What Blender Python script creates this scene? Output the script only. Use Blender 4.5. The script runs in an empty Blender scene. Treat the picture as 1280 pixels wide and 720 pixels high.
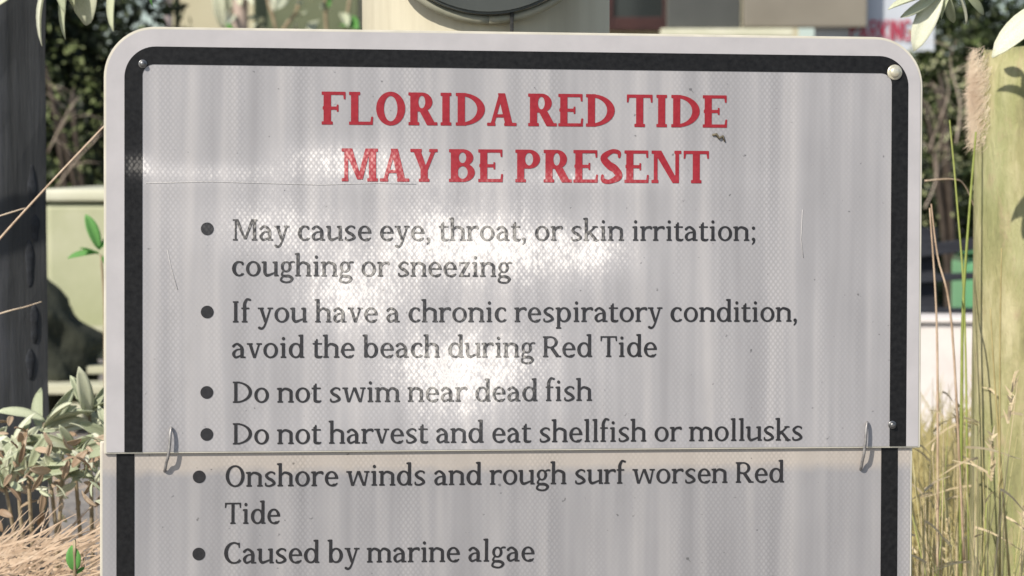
import bpy, bmesh, math, random
import numpy as np
from mathutils import Vector, Matrix
random.seed(7); np.random.seed(7)
rad = math.radians
SC = bpy.context.scene
COL = SC.collection

# ------------------------------------------------------------------ camera, light, exposure
CAM = Vector((0, -1.82, 0.95)); PITCH = rad(-3); FOV = rad(24)
cd = bpy.data.cameras.new('camera'); cam = bpy.data.objects.new('camera', cd); COL.objects.link(cam)
cam.location = CAM; cam.rotation_euler = (math.pi/2 + PITCH, 0, 0)
cd.angle = FOV; cd.sensor_width = 36; cd.clip_start = .05; cd.clip_end = 500
cd.dof.use_dof = True; cd.dof.focus_distance = 1.80; cd.dof.aperture_fstop = 15.0
SC.camera = cam

SUN_AZ, SUN_EL = rad(-40), rad(40)       # azimuth: negative = left of the viewing direction, in front of the sign
sdir = Vector((math.sin(SUN_AZ)*math.cos(SUN_EL), -math.cos(SUN_AZ)*math.cos(SUN_EL), math.sin(SUN_EL)))
w = bpy.data.worlds.new('World'); SC.world = w; w.use_nodes = True
nt = w.node_tree; bg = nt.nodes['Background']; sky = nt.nodes.new('ShaderNodeTexSky')
sky.sky_type = 'NISHITA'; sky.sun_disc = False; sky.sun_elevation = SUN_EL
sky.sun_rotation = math.atan2(sdir.x, sdir.y)
nt.links.new(sky.outputs[0], bg.inputs[0]); bg.inputs[1].default_value = .11
sl = bpy.data.lights.new('sun', 'SUN'); sl.energy = 4.6; sl.angle = rad(.53); sl.color = (1, .93, .82)
so = bpy.data.objects.new('sun', sl); COL.objects.link(so)
so.rotation_euler = sdir.to_track_quat('Z', 'Y').to_euler(); so.location = (-4, -6, 6)
SC.view_settings.view_transform = 'Standard'; SC.view_settings.look = 'None'
SC.view_settings.exposure = 0.15; SC.view_settings.gamma = 1
SC.render.filter_size = 1.9
SC.cycles.max_bounces = 6

# ------------------------------------------------------------------ helpers
F = 640/math.tan(FOV/2)
RX = Vector((1, 0, 0)); FW = Vector((0, math.cos(PITCH), math.sin(PITCH))); UP = Vector((0, -math.sin(PITCH), math.cos(PITCH)))
def ray(px, py): return (FW + RX*((px-640)/F) + UP*((360-py)/F))
def at(px, py, y):                       # world point seen at photo pixel (px, py) on the plane Y = y
    r = ray(px, py); return CAM + r*((y-CAM.y)/r.y)

def mat(name, col=(.5, .5, .5), rough=.6, spec=.5, metal=0, **k):
    m = bpy.data.materials.new(name); m.use_nodes = True
    b = m.node_tree.nodes['Principled BSDF']
    b.inputs['Base Color'].default_value = (*col, 1); b.inputs['Roughness'].default_value = rough
    b.inputs['Specular IOR Level'].default_value = spec; b.inputs['Metallic'].default_value = metal
    for a, v in k.items(): b.inputs[a.replace('_', ' ')].default_value = v
    return m
class NB:
    def __init__(s, m): s.m = m; s.t = m.node_tree; s.b = s.t.nodes['Principled BSDF']
    def n(s, ty, **k):
        x = s.t.nodes.new(ty)
        for a, v in k.items(): setattr(x, a, v)
        return x
    def l(s, a, b): s.t.links.new(a, b)
    def math(s, op, a, b=None, c=None):
        x = s.n('ShaderNodeMath', operation=op)
        for i, v in enumerate((a, b, c)):
            if v is None: continue
            if isinstance(v, (int, float)): x.inputs[i].default_value = v
            else: s.l(v, x.inputs[i])
        return x.outputs[0]
    def vm(s, op, a, b=None, sc=None):
        x = s.n('ShaderNodeVectorMath', operation=op)
        for i, v in enumerate((a, b)):
            if v is None: continue
            if isinstance(v, (tuple, list, Vector)): x.inputs[i].default_value = tuple(v)
            else: s.l(v, x.inputs[i])
        if sc is not None:
            if isinstance(sc, (int, float)): x.inputs['Scale'].default_value = sc
            else: s.l(sc, x.inputs['Scale'])
        return x.outputs[0]
    def coord(s, scale=(1, 1, 1), kind='Object', loc=(0, 0, 0)):
        tc = s.n('ShaderNodeTexCoord'); mp = s.n('ShaderNodeMapping')
        mp.inputs['Scale'].default_value = scale; mp.inputs['Location'].default_value = loc
        s.l(tc.outputs[kind], mp.inputs[0]); return mp.outputs[0]
    def noise(s, vec, scale=5, detail=4, rough=.55, col=False):
        x = s.n('ShaderNodeTexNoise'); x.inputs['Scale'].default_value = scale
        x.inputs['Detail'].default_value = detail; x.inputs['Roughness'].default_value = rough
        s.l(vec, x.inputs['Vector']); return x.outputs['Color' if col else 'Fac']
    def ramp(s, f, stops):
        x = s.n('ShaderNodeValToRGB'); e = x.color_ramp.elements
        while len(e) < len(stops): e.new(.5)
        for i, (p, c) in enumerate(stops):
            e[i].position = p; e[i].color = (*c, 1) if len(c) == 3 else c
        s.l(f, x.inputs[0]); return x.outputs[0]
    def base(s, o): s.l(o, s.b.inputs['Base Color'])
    def bump(s, h, st=.3, dist=.002):
        x = s.n('ShaderNodeBump'); x.inputs['Strength'].default_value = st; x.inputs['Distance'].default_value = dist
        s.l(h, x.inputs['Height']); s.l(x.outputs[0], s.b.inputs['Normal'])
def noisy(name, stops, scale=8, stretch=(1, 1, 1), rough=.7, bump=.4, dist=.003, detail=6, spec=.4, kind='Object', **k):
    m = mat(name, rough=rough, spec=spec, **k); q = NB(m)
    v = q.coord(stretch, kind); f = q.noise(v, scale, detail, .6)
    q.base(q.ramp(f, stops)); q.bump(f, bump, dist); return m

def tag(o, label=None, cat=None, group=None, kind=None):
    if label: o['label'] = label
    if cat: o['category'] = cat
    if group: o['group'] = group
    if kind: o['kind'] = kind
    return o
def empty(name, loc, rot=None):
    o = bpy.data.objects.new(name, None); COL.objects.link(o); o.empty_display_size = .05
    if rot is not None: o.matrix_world = Matrix.Translation(loc) @ rot
    else: o.location = loc
    return o
def wm(o): return (wm(o.parent) @ o.matrix_parent_inverse @ o.matrix_basis) if o.parent else o.matrix_basis.copy()
def link(name, me, m, parent=None, smooth=False, local=False):
    if m: me.materials.append(m)
    o = bpy.data.objects.new(name, me); COL.objects.link(o)
    if smooth: me.polygons.foreach_set('use_smooth', [True]*len(me.polygons))
    if parent is not None:
        o.parent = parent
        if not local: o.matrix_parent_inverse = wm(parent).inverted()
    return o
def meshpy(name, V, Fc, m, parent=None, smooth=False, local=False):
    me = bpy.data.meshes.new(name); me.from_pydata([tuple(v) for v in V], [], Fc); me.update()
    return link(name, me, m, parent, smooth, local)
def bmo(name, bm, m, parent=None, smooth=False, local=False):
    me = bpy.data.meshes.new(name); bm.to_mesh(me); bm.free(); return link(name, me, m, parent, smooth, local)
def box(bm, x0, y0, z0, x1, y1, z1, bev=0, jit=0):
    r = bmesh.ops.create_cube(bm, size=1)
    vs = r['verts']
    for v in vs:
        v.co = Vector((x0 if v.co.x < 0 else x1, y0 if v.co.y < 0 else y1, z0 if v.co.z < 0 else z1))
        if jit: v.co += Vector([random.uniform(-jit, jit) for _ in range(3)])
    if bev:
        es = list({e for v in vs for e in v.link_edges})
        bmesh.ops.bevel(bm, geom=es, offset=bev, segments=2, affect='EDGES', profile=.6)
def tube_geo(pts, rads, seg=8, cap=True):
    V, Fc = [], []; pts = [Vector(p) for p in pts]; n = len(pts)
    if isinstance(rads, (int, float)): rads = [rads]*n
    ref = None
    for i, p in enumerate(pts):
        t = (pts[min(i+1, n-1)] - pts[max(i-1, 0)]).normalized()
        if ref is None: ref = t.orthogonal().normalized()
        a = (ref - t*ref.dot(t)).normalized(); ref = a; b = t.cross(a)
        for k in range(seg):
            th = 2*math.pi*k/seg; V.append(p + (a*math.cos(th) + b*math.sin(th))*rads[i])
    for i in range(n-1):
        for k in range(seg):
            k2 = (k+1) % seg; Fc.append((i*seg+k, i*seg+k2, (i+1)*seg+k2, (i+1)*seg+k))
    if cap: Fc.append(tuple(range(seg-1, -1, -1))); Fc.append(tuple((n-1)*seg+k for k in range(seg)))
    return V, Fc
def tube(name, pts, rads, m, parent=None, seg=8):
    V, Fc = tube_geo(pts, rads, seg); return meshpy(name, V, Fc, m, parent, True)
def curve_pts(pts, n=6):
    P = [Vector(p) for p in pts]; out = []
    for i in range(len(P)-1):
        p0, p1, p2, p3 = P[max(i-1, 0)], P[i], P[i+1], P[min(i+2, len(P)-1)]
        for k in range(n):
            t = k/n; out.append(.5*((2*p1) + (p2-p0)*t + (2*p0-5*p1+4*p2-p3)*t*t + (3*p1-p0-3*p2+p3)*t**3))
    out.append(P[-1]); return out

# ------------------------------------------------------------------ the sign's frame (pose solved from the photograph)
SQ = (0.00701692, -0.03819896, 0.89092535, 0.12587278, 0.03159002, -0.00733794, 0.30985449)
def sframe(a, t, r):
    ex = Vector((math.cos(a), math.sin(a), 0)); n = Vector((math.sin(a), -math.cos(a), 0)); ez = Vector((0, 0, 1))
    n2 = math.cos(t)*n + math.sin(t)*ez; up = math.cos(t)*ez - math.sin(t)*n
    return math.cos(r)*ex + math.sin(r)*up, -math.sin(r)*ex + math.cos(r)*up, n2
EX, EU, EN = sframe(*SQ[3:6]); SO = Vector(SQ[:3]); SW, SH = .61, SQ[6]
SROT = Matrix((EX, EU, EN)).transposed().to_4x4()
def sl_(px, py, w_=0.0):                  # photo pixel -> (u, v) on the sign plane lifted by w_
    r = ray(px, py); o = SO + EN*w_; t = (o-CAM).dot(EN)/r.dot(EN); P = CAM + r*t - SO
    return P.dot(EX), P.dot(EU)

# ------------------------------------------------------------------ lettering: a slab serif drawn as signed distance shapes
class Font:
    def __init__(s, bold):
        s.bold = bold
        s.S = 162 if bold else 98; s.T = 84 if bold else 54; s.Fh = 62 if bold else 46; s.o = 40 if bold else 38
        s.C = 667; s.X = 466; s.A = 735; s.D = -215; s.cache = {}
    def grid(s, w):
        st = 13.0
        xs = np.arange(-80, w+90, st); ys = np.arange(-260, 800, st)
        s.x, s.y = np.meshgrid(xs, ys); s.xs, s.ys = xs, ys; s.d = np.full(s.x.shape, 1e3)
    def add(s, d): s.d = np.minimum(s.d, d)
    def cut(s, d): s.d = np.maximum(s.d, -d)
    def bx(s, x0, y0, x1, y1): return np.maximum(np.maximum(x0-s.x, s.x-x1), np.maximum(y0-s.y, s.y-y1))
    def box(s, *a): s.add(s.bx(*a))
    def pg(s, pts):                       # convex polygon, counter-clockwise
        d = None; n = len(pts)
        for i in range(n):
            (x0, y0), (x1, y1) = pts[i], pts[(i+1) % n]; L = math.hypot(x1-x0, y1-y0)
            e = ((s.x-x0)*(y1-y0) - (s.y-y0)*(x1-x0))/L; d = e if d is None else np.maximum(d, e)
        return d
    def poly(s, *p): s.add(s.pg(p))
    def el(s, cx, cy, rx, ry):
        k = np.hypot((s.x-cx)/rx, (s.y-cy)/ry); g = np.hypot((s.x-cx)/rx**2, (s.y-cy)/ry**2)+1e-9; return k*(k-1)/g
    def ring(s, x0, y0, x1, y1, wx, wy, clip=None, rot=0):
        cx, cy, rx, ry = (x0+x1)/2, (y0+y1)/2, (x1-x0)/2, (y1-y0)/2
        d = np.maximum(s.el(cx, cy, rx, ry), -s.el(cx+rot, cy, rx-wx, ry-wy))
        if clip is not None: d = np.maximum(d, clip)
        s.add(d)
    def st(s, pts, ws, n=10):
        P = [np.array((*p, w)) for p, w in zip(pts, ws)]; out = []
        for i in range(len(P)-1):
            p0, p1, p2, p3 = P[max(i-1, 0)], P[i], P[i+1], P[min(i+2, len(P)-1)]
            for k in range(n):
                t = k/n; out.append(.5*((2*p1)+(p2-p0)*t+(2*p0-5*p1+4*p2-p3)*t*t+(3*p1-p0-3*p2+p3)*t**3))
        out.append(P[-1])
        for a, b in zip(out, out[1:]):
            dx, dy = b[0]-a[0], b[1]-a[1]; L2 = dx*dx+dy*dy+1e-9
            t = np.clip(((s.x-a[0])*dx+(s.y-a[1])*dy)/L2, 0, 1)
            s.add(np.hypot(s.x-a[0]-t*dx, s.y-a[1]-t*dy) - (a[2]+(b[2]-a[2])*t)/2)
    def stem(s, x, y0, y1, bot=True, top=None, w=None):      # x = left side; top: None / 'full' / 'flag'
        S = w or s.S; s.box(x, y0, x+S, y1)
        if bot: s.box(x-s.o, y0, x+S+s.o, y0+s.Fh)
        if top == 'full': s.box(x-s.o, y1-s.Fh, x+S+s.o, y1)
        if top == 'flag':
            s.poly((x-s.o-14, y1-s.Fh-6), (x+6, y1-s.Fh-26), (x+S*.6, y1), (x-s.o-14, y1-10)); s.box(x, y1-30, x+S, y1)
    def dg(s, x0, y0, x1, y1, w):         # diagonal bar of horizontal width w, left edge from (x0,y0) low to (x1,y1) high
        s.poly((x0, y0), (x0+w, y0), (x1+w, y1), (x1, y1))
    def arch(s, x0, x1, foot=True):       # from the stem at x0 over to a right stem whose left side is x1
        X, S, T = s.X, s.S, s.T
        s.st([(x0+S*.7, X*.72), (x0+S+(x1-x0-S)*.38, X-T*.55), (x1+S*.28, X*.80), (x1+S/2, X*.56), (x1+S/2, s.Fh)], [T*.8, T*1.25, S*.98, S, S])
        s.box(x1, 0, x1+S, X*.55)
        if foot: s.box(x1-s.o, 0, x1+S+s.o, s.Fh)
    def glyph(s, ch):
        if ch in s.cache: return s.cache[ch]
        S, T, Fh, o, C, X, A, D = s.S, s.T, s.Fh, s.o, s.C, s.X, s.A, s.D; B = s.bold
        adv = dict(zip('abcdefghiklmnoprstuvwxyz', (488, 553, 441, 555, 488, 303, 494, 552, 278, 525, 271, 832, 558, 531, 556, 414, 430, 338, 552, 504, 774, 520, 504, 435)))
        adv.update({'F': 560, 'L': 550, 'O': 676, 'R': 640, 'I': 324, 'D': 680, 'A': 640, 'E': 580, 'T': 585, 'M': 840, 'Y': 590, 'B': 620, 'P': 600, 'S': 500, 'N': 710, 'C': 602, ' ': 220, ',': 205, ';': 235, '.': 200})
        w = adv[ch] + (56 if B and ch != ' ' else 0); s.grid(w); m = 58
        xr = w - 42
        if ch == 'a':
            s.st([(78, X*.80), (150, X-T*.5-4), (235, X-T*.7), (w-180+40, X*.66), (w-180+40, 60)], [T*1.5, T*1.1, T*1.4, S*.95, S])
            s.box(w-140-S/2, 0, w-140+S/2, X*.6); s.box(w-140, 0, w-28, Fh)
            s.st([(w-150, X*.60), (180, X*.55), (84, X*.30), (150, 22), (w-150, 95)], [T*.8, T*.9, S*.95, T*1.2, T*.8])
        elif ch in 'bdpq':
            cyc = X/2
            if ch == 'b':
                s.box(m+10, 8, m+10+S, A-20); s.stem(m+10, 60, A, False, 'flag')
                s.ring(m+20, -8, xr, X+8, S, T, rot=-8)
            elif ch == 'd':
                x = w-96-S/2-20; s.stem(x, 0, A, False, 'flag'); s.box(x, 0, x+S+o, Fh)
                s.ring(34, -8, x+S*.8, X+8, S, T, rot=8)
            elif ch == 'p':
                s.stem(m+8, D, X, True, 'flag'); s.ring(m+20, -8, xr, X+8, S, T, rot=-8)
        elif ch == 'c':
            s.ring(36, -8, w+20, X+8, S, T, clip=s.x-(w-86), rot=16)
            s.st([(w-110, X-30), (w-78, X-60), (w-74, X-95)], [T, T*1.3, T*1.1]); s.st([(w-110, 32), (w-44, 70)], [T*1.1, T*.7])
        elif ch == 'e':
            s.ring(36, -8, w-26, X+8, S, T*.98, clip=-np.maximum(-(X*.43-s.y), -(s.x-w*.62))*1.0 if False else None)
            s.cut(s.bx(w*.55, 75, w+30, X*.50-6)); s.box(36+S*.6, X*.50-8, w-34, X*.50-8+T*.92)
            s.st([(w*.52, 14), (w*.72, 26), (w-62, 82)], [T*1.1, T*1.2, T*.7])
        elif ch == 'f':
            s.stem(70, 0, X+60, True); s.st([(70+S/2, X), (70+S/2, X+120), (160+S*.3, A-T*.2), (w-14, A-26)], [S, S, T*1.3, T*1.2]); s.box(16, X-Fh, w-34, X)
        elif ch == 'g':
            s.ring(56, X*.27, w-104, X+8, S*.88, T*.9); s.st([(w-150, X*.9), (w-90, X-16), (w-24, X-18)], [T*.8, T, T*1.1])
            s.st([(125, X*.32), (84, X*.12), (150, 12), (w-180, 2), (w-80, -70), (w-150, -170), (210, -190), (70, -140), (84, -50), (160, 6)], [T*.8, T*1.1, T*1.4, S*.9, S*.9, T*1.1, T*1.0, S*.7, T, T*.8])
        elif ch in 'hn':
            s.stem(m, 0, A if ch == 'h' else X, True, 'flag'); s.arch(m, w-m-S)
        elif ch == 'm':
            x1 = w/2-S/2; x2 = w-m-S; s.stem(m, 0, X, True, 'flag'); s.arch(m, x1); s.arch(x1, x2)
        elif ch == 'r':
            s.stem(m+4, 0, X, True, 'flag'); s.st([(m+S*.8, X*.66), (m+S+60, X-50), (w-66, X-T*.6), (w-44, X-68)], [T*.8, T*1.2, T*1.5, T*1.3])
        elif ch == 'i':
            s.stem((w-S)/2+2, 0, X, True, 'flag'); s.add(s.el((w)/2+2, X+142, 50, 52))
        elif ch == 'l': s.stem((w-S)/2+2, 0, A, True, 'flag')
        elif ch == 'k':
            s.stem(m, 0, A, True, 'flag'); s.st([(m+S, X*.46), (w-130, X-20)], [T, T]); s.st([(m+S+55, X*.60), (w-100, 24)], [S*.9, S])
            s.box(w-215, X-Fh, w-44, X); s.box(w-190, 0, w-8, Fh)
        elif ch == 'o': s.ring(34, -8, w-34, X+8, S, T*.98)
        elif ch == 's':
            s.st([(w-82, X-78), (w-90, X-40), (w*.50, X-T*.3), (96, X*.76), (w*.36, X*.56), (w*.64, X*.42), (w-84, X*.20), (w*.48, T*.3), (88, 34), (72, 100)],
                 [T*.8, T*1.0, T*1.05, S*.85, S*.95, S*.95, S*.85, T*1.05, T*1.1, T*.8])
        elif ch == 't':
            s.box(78, 90, 78+S, X+70); s.poly((78, X-10), (78+S, X-10), (78+S, X+130), (78+S*.6, X+130)); s.box(18, X-Fh, w-26, X)
            s.st([(78+S/2, 130), (78+S*.62, 45), (w-80, 22), (w-24, 48)], [S, S*.95, T*1.3, T*.7])
        elif ch == 'u':
            s.stem(m-6, X*.3, X, False, 'flag'); x2 = w-m-S+4; s.stem(x2, 0, X, False, 'flag'); s.box(x2, 0, x2+S+o, Fh)
            s.st([(m-6+S/2, X*.5), (m-6+S/2, X*.26), (m+S*1.0+20, 26), (x2+10, 110)], [S, S*.98, T*1.5, T*.8])
        elif ch in 'vwy':
            if ch == 'w':
                c = w/2; q = [(60, c/2+18, S), (c-30, c+c/2, S)]
                for xa, xb, W_ in q: s.poly((xb-W_*.5+10, 0), (xb+W_*.5-10, 0), (xa+W_, X), (xa-4, X))
                s.dg(c/2+10, 0, c-22, X, T); s.dg(c*1.5-6, 0, w-104, X, T)
                s.box(14, X-Fh, 60+S+34, X); s.box(w-190, X-Fh, w-16, X)
            else:
                c = w/2+4; s.poly((c-S*.42, 0), (c+S*.42, 0), (62+S, X), (58, X))
                s.box(14, X-Fh, 62+S+36, X); s.box(w-186, X-Fh, w-12, X)
                if ch == 'v': s.dg(c-18, 0, w-118, X, T)
                else:
                    s.st([(w-96, X-20), (c+10, 0), (c-60, -150), (c-130, -195), (60, -170)], [T, T, T*1.1, T*1.3, T*1.5], 6)
        elif ch == 'x':
            s.poly((w-60-S, 0), (w-56, 0), (56+S, X), (54, X)); s.dg(60, 0, w-112, X, T)
            for a, b in ((14, 180), (w-200, w-14)): s.box(a, 0, b, Fh); s.box(a, X-Fh, b, X)
        elif ch == 'z':
            s.box(48, 0, w-44, Fh+4); s.box(48, X-Fh-4, w-48, X); s.poly((48, 20), (48+S*1.1, 20), (w-48, X-20), (w-48-S*1.1, X-20))
            s.box(w-80, 0, w-44, 120); s.box(48, X-120, 84, X)
        elif ch in 'FEL':
            s.stem(m+20, 0, C, ch == 'F' and True, None); s.box(m-24, 0, m+20+S, Fh)
            s.box(m-24, C-Fh, m+20+S+(o if ch == 'L' else 0), C)
            if ch in 'FE':
                s.box(m, C-Fh, xr-6, C); s.poly((xr-6-36, C-150), (xr-6, C-150), (xr-6, C), (xr-6-60, C))
                y = C*.5; s.box(m, y-Fh/2, w*.66, y+Fh/2); s.box(w*.66-34, y-72, w*.66+4, y+72)
            if ch in 'EL':
                s.box(m, 0, xr, Fh); s.poly((xr-58, 0), (xr, 0), (xr+10, 165), (xr-30, 165))
        elif ch == 'O': s.ring(40, -10, w-40, C+10, S*1.06, T)
        elif ch == 'C':
            s.ring(40, -10, w+60, C+10, S*1.05, T, clip=s.x-(w-70), rot=14)
            s.box(w-104, C-170, w-66, C-12); s.st([(w-110, 40), (w-40, 90)], [T*1.1, T*.8])
        elif ch == 'D':
            s.stem(m+20, 0, C, False); s.box(m-22, 0, m+200, Fh); s.box(m-22, C-Fh, m+200, C)
            cx = m+20+S*.3; s.ring(2*cx-(w-40)+60, 0, w-40, C, S*1.06, Fh, clip=(m+60)-s.x)
        elif ch == 'I': s.stem((w-S)/2, 0, C, True, 'full')
        elif ch in 'RPB':
            s.stem(m+20, 0, C, True); s.box(m-22, C-Fh, m+200, C); yb = C*(.46 if ch != 'B' else .52)
            xe = w-(120 if ch == 'R' else 50 if ch == 'P' else 84); s.ring(m+S-120, yb-Fh*.4, xe, C, S*.98, Fh, clip=(m+S+10)-s.x)
            s.box(m+S, yb-Fh*.4, (m+S-120+xe)/2, yb+Fh*.6); s.box(m+S, C-Fh, (m+S-120+xe)/2, C)
            if ch == 'R':
                s.poly((w-74-S, 0), (w-34, 0), (w*.46+S*.95, yb), (w*.40, yb)); s.box(w-120, 0, w-6, Fh)
            if ch == 'B':
                s.ring(m+S-150, 0, w-48, yb+Fh*.6, S*1.0, Fh, clip=(m+S+10)-s.x); s.box(m-22, 0, w*.5, Fh)
        elif ch == 'A':
            c = w/2; s.poly((w-96-S, 0), (w-94, 0), (c+S*.45, C), (c-S*.55, C)); s.dg(82, 0, c-T*.7, C, T)
            s.box(w*.25, C*.26, w*.72, C*.26+Fh); s.box(14, 0, 200, Fh); s.box(w-110-S-20, 0, w-12, Fh)
        elif ch == 'T':
            s.stem((w-S)/2, 0, C, True); s.box(30, C-Fh, w-30, C)
            s.poly((24, C-160), (58, C-160), (86, C), (24, C)); s.poly((w-58, C-160), (w-24, C-160), (w-24, C), (w-86, C))
        elif ch == 'M':
            c = w/2; s.box(m+40, 0, m+40+T, C); s.stem(w-m-S-18, 0, C, True); s.box(m-20, 0, m+130, Fh)
            s.poly((c-S*.35, 40), (c+S*.25, 40), (m+54+S, C), (m+40, C)); s.poly((c-T*.6, 40), (c+T*.8, 40), (w-m-S+14, C), (w-m-S-T-14, C))
            s.box(m-20, C-Fh, m+60+S, C); s.box(w-m-S-30, C-Fh, w-m+22, C)
        elif ch == 'N':
            s.box(m+30, 0, m+30+T, C); s.box(w-m-30-T, 0, w-m-30, C); s.poly((w-m-30-S*.9, 0), (w-m-30, 0), (m+40+S, C), (m+20, C))
            s.box(m-24, 0, m+136, Fh); s.box(m-24, C-Fh, m+100, C); s.box(w-m-136, C-Fh, w-m+24, C)
        elif ch == 'Y':
            c = w/2+6; s.stem(c-S/2, 0, C*.42, True); s.poly((c-S*.5, C*.38), (c+S*.4, C*.38), (72+S, C), (66, C)); s.dg(c-4, C*.36, w-130, C, T*1.05)
            s.box(14, C-Fh, 80+S+30, C); s.box(w-200, C-Fh, w-10, C)
        elif ch == 'S':
            s.st([(w-90, C-130), (w-104, C-44), (w*.52, C-T*.3), (104, C*.77), (w*.40, C*.55), (w*.66, C*.42), (w-98, C*.20), (w*.46, T*.3), (96, 46), (74, 140)],
                 [T*.7, T*1.0, T*1.05, S*.9, S, S, S*.95, T*1.05, T*1.1, T*.7])
        elif ch == ',': s.add(s.el(98, 48, 54, 54)); s.st([(116, 40), (112, -40), (62, -110)], [S*.8, S*.6, T*.6])
        elif ch == ';': s.add(s.el(120, 48, 54, 54)); s.st([(138, 40), (134, -40), (84, -110)], [S*.8, S*.6, T*.6]); s.add(s.el(120, X-56, 54, 54))
        # marching squares -> polygons
        polys = []; d = s.d-2.0; xs, ys = s.xs, s.ys; ny, nx = d.shape; ins = d < 0
        for j in range(ny-1):
            i = 0
            while i < nx-1:
                k = ins[j, i] + ins[j, i+1] + ins[j+1, i] + ins[j+1, i+1]
                if k == 4:
                    i0 = i
                    while i < nx-1 and ins[j, i] and ins[j, i+1] and ins[j+1, i] and ins[j+1, i+1]: i += 1
                    polys.append([(xs[i0], ys[j]), (xs[i], ys[j]), (xs[i], ys[j+1]), (xs[i0], ys[j+1])]); continue
                if k:
                    cs = [(xs[i], ys[j], d[j, i]), (xs[i+1], ys[j], d[j, i+1]), (xs[i+1], ys[j+1], d[j+1, i+1]), (xs[i], ys[j+1], d[j+1, i])]
                    pl = []
                    for a, b in zip(cs, cs[1:]+cs[:1]):
                        if a[2] < 0: pl.append((a[0], a[1]))
                        if (a[2] < 0) != (b[2] < 0):
                            t = a[2]/(a[2]-b[2]); pl.append((a[0]+(b[0]-a[0])*t, a[1]+(b[1]-a[1])*t))
                    if len(pl) > 2: polys.append(pl)
                i += 1
        ink = [q[0] for p_ in polys for q in p_] or [0, w]
        s.cache[ch] = (polys, w, min(ink), max(ink)); return s.cache[ch]
REG, BOLD = Font(False), Font(True)
def text_mesh(font, txt, A_, B_, cap, weps, m, parent, name='lettering', track=0):
    x = 0; items = []
    for ch in txt:
        g = font.glyph(ch); items.append((g, x)); x += g[1] + track
    first, last = items[0], items[-1]
    i0 = first[0][2]; i1 = last[1]+last[0][3]
    A_ = Vector(A_); B_ = Vector(B_); L = (B_-A_).length; ex = (B_-A_)/L; ey = Vector((-ex.y, ex.x))
    sx = L/(i1-i0); sy = cap/font.C
    V, Fc = [], []
    for g, gx in items:
        for pl in g[0]:
            b = len(V)
            for (a, c) in pl:
                P = A_ + ex*((a+gx-i0)*sx) + ey*(c*sy); V.append((P.x, P.y, weps))
            Fc.append(tuple(range(b, b+len(pl))))
    print('text', txt[:12], 'xscale/yscale %.2f' % (sx/sy))
    return meshpy(name, V, Fc, m, parent, False, True)

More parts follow.
